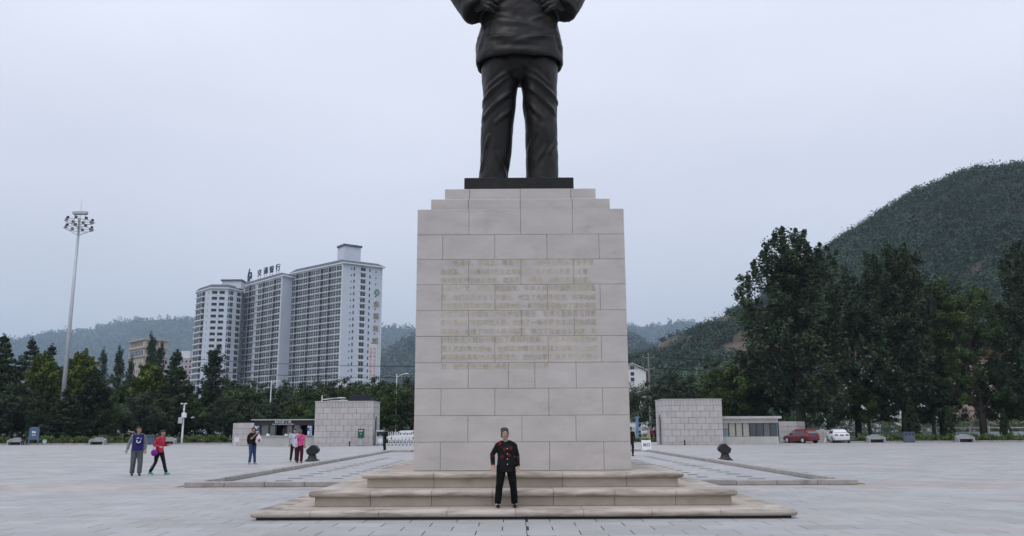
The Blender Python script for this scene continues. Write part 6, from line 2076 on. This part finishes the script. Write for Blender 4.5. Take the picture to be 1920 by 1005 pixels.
MB().tube([(-.14, -.15, 1.12), (-.13, -.13, 1.30), (-.11, -.03, 1.37)], .012, 6).build('strap', tbk.materials[0], wbag)
MB().tube([(-.13, -.145, 1.06), (.0, -.15, 1.2), (.12, -.04, 1.33)], .013, 6).build('cross_strap', M_BLACK, wbag)
g2 = gnd(549, 866)
person('person in a pale blue shirt and black trousers facing the woman in pink', (g2.x - .05, g2.y + .35, 0), R(20), 1.64, dict(ankL=(-.16, .0, .07), kneeL=(-.13, -.02, .47)),
       cloth('pale_blue', (.42, .48, .62)), cloth('black_trouser', (.014, .015, .016)), cloth('khaki_shoe', (.22, .20, .12)), HAIR_B, SKIN, sleeve=.4, girth=1.05, hem=.84)

# distant people
g_ = gnd(721, 845.5)
person('man all in black looking at his phone beside the folding gate', (g_.x, g_.y, 0), R(-60), 1.70, dict(elL=(-.23, -.04, 1.12), wrL=(-.10, -.28, 1.15), elR=(.23, -.02, 1.12), wrR=(.08, -.28, 1.12), head=(0, -.05, 1.56)),
       cloth('black_coat', (.010, .010, .012)), cloth('black_trouser', (.014, .015, .016)), cloth('dark_shoe', (.02, .02, .02)), HAIR_B, SKIN, hem=.80, voxel=.016)
g_ = gnd(1184.5, 855)
person('person in a black coat half hidden by the right edge of the pedestal', (g_.x - .02, g_.y, 0), R(150), 1.68, dict(elR=(.26, .05, 1.12), wrR=(.28, .0, .88)),
       cloth('black_coat', (.010, .010, .012)), cloth('black_trouser', (.014, .015, .016)), cloth('dark_shoe', (.02, .02, .02)), HAIR_B, SKIN, hem=.74, voxel=.016)
for px, nm, c_, y in ((1222.5, 'distant person in a dark red top walking by the cream fence', cloth('dark_red', (.22, .02, .03)), 106.3), (1229, 'distant person in dark clothes walking by the cream fence', cloth('charcoal', (.03, .032, .036)), 106.8)):
    q = at(px, 818, y)
    person(nm, (q.x, y, 0), R(20), 1.66, None, c_, cloth('black_trouser', (.014, .015, .016)), cloth('dark_shoe', (.02, .02, .02)), HAIR_B, SKIN, voxel=.02)
q = at(43, 832, 102.2)
person('person in black sitting hunched at the end of the leftmost bench', (q.x, 102.25, 0), R(20), 1.66,
       dict(hipL=(-.09, .0, .50), hipR=(.09, 0, .50), pel=(0, .02, .54), waist=(0, 0, .70), chest=(0, -.10, .90), neck=(0, -.17, 1.06), head=(0, -.24, 1.18), shL=(-.18, -.14, 1.0), shR=(.18, -.14, 1.0),
            kneeL=(-.12, -.42, .50), kneeR=(.12, -.42, .50), ankL=(-.11, -.40, .07), ankR=(.11, -.40, .07), elL=(-.25, -.22, .76), elR=(.25, -.22, .76), wrL=(-.12, -.42, .62), wrR=(.12, -.42, .62)),
       cloth('black_coat', (.010, .010, .012)), cloth('black_trouser', (.014, .015, .016)), cloth('dark_shoe', (.02, .02, .02)), HAIR_B, SKIN, hem=.48, voxel=.016)
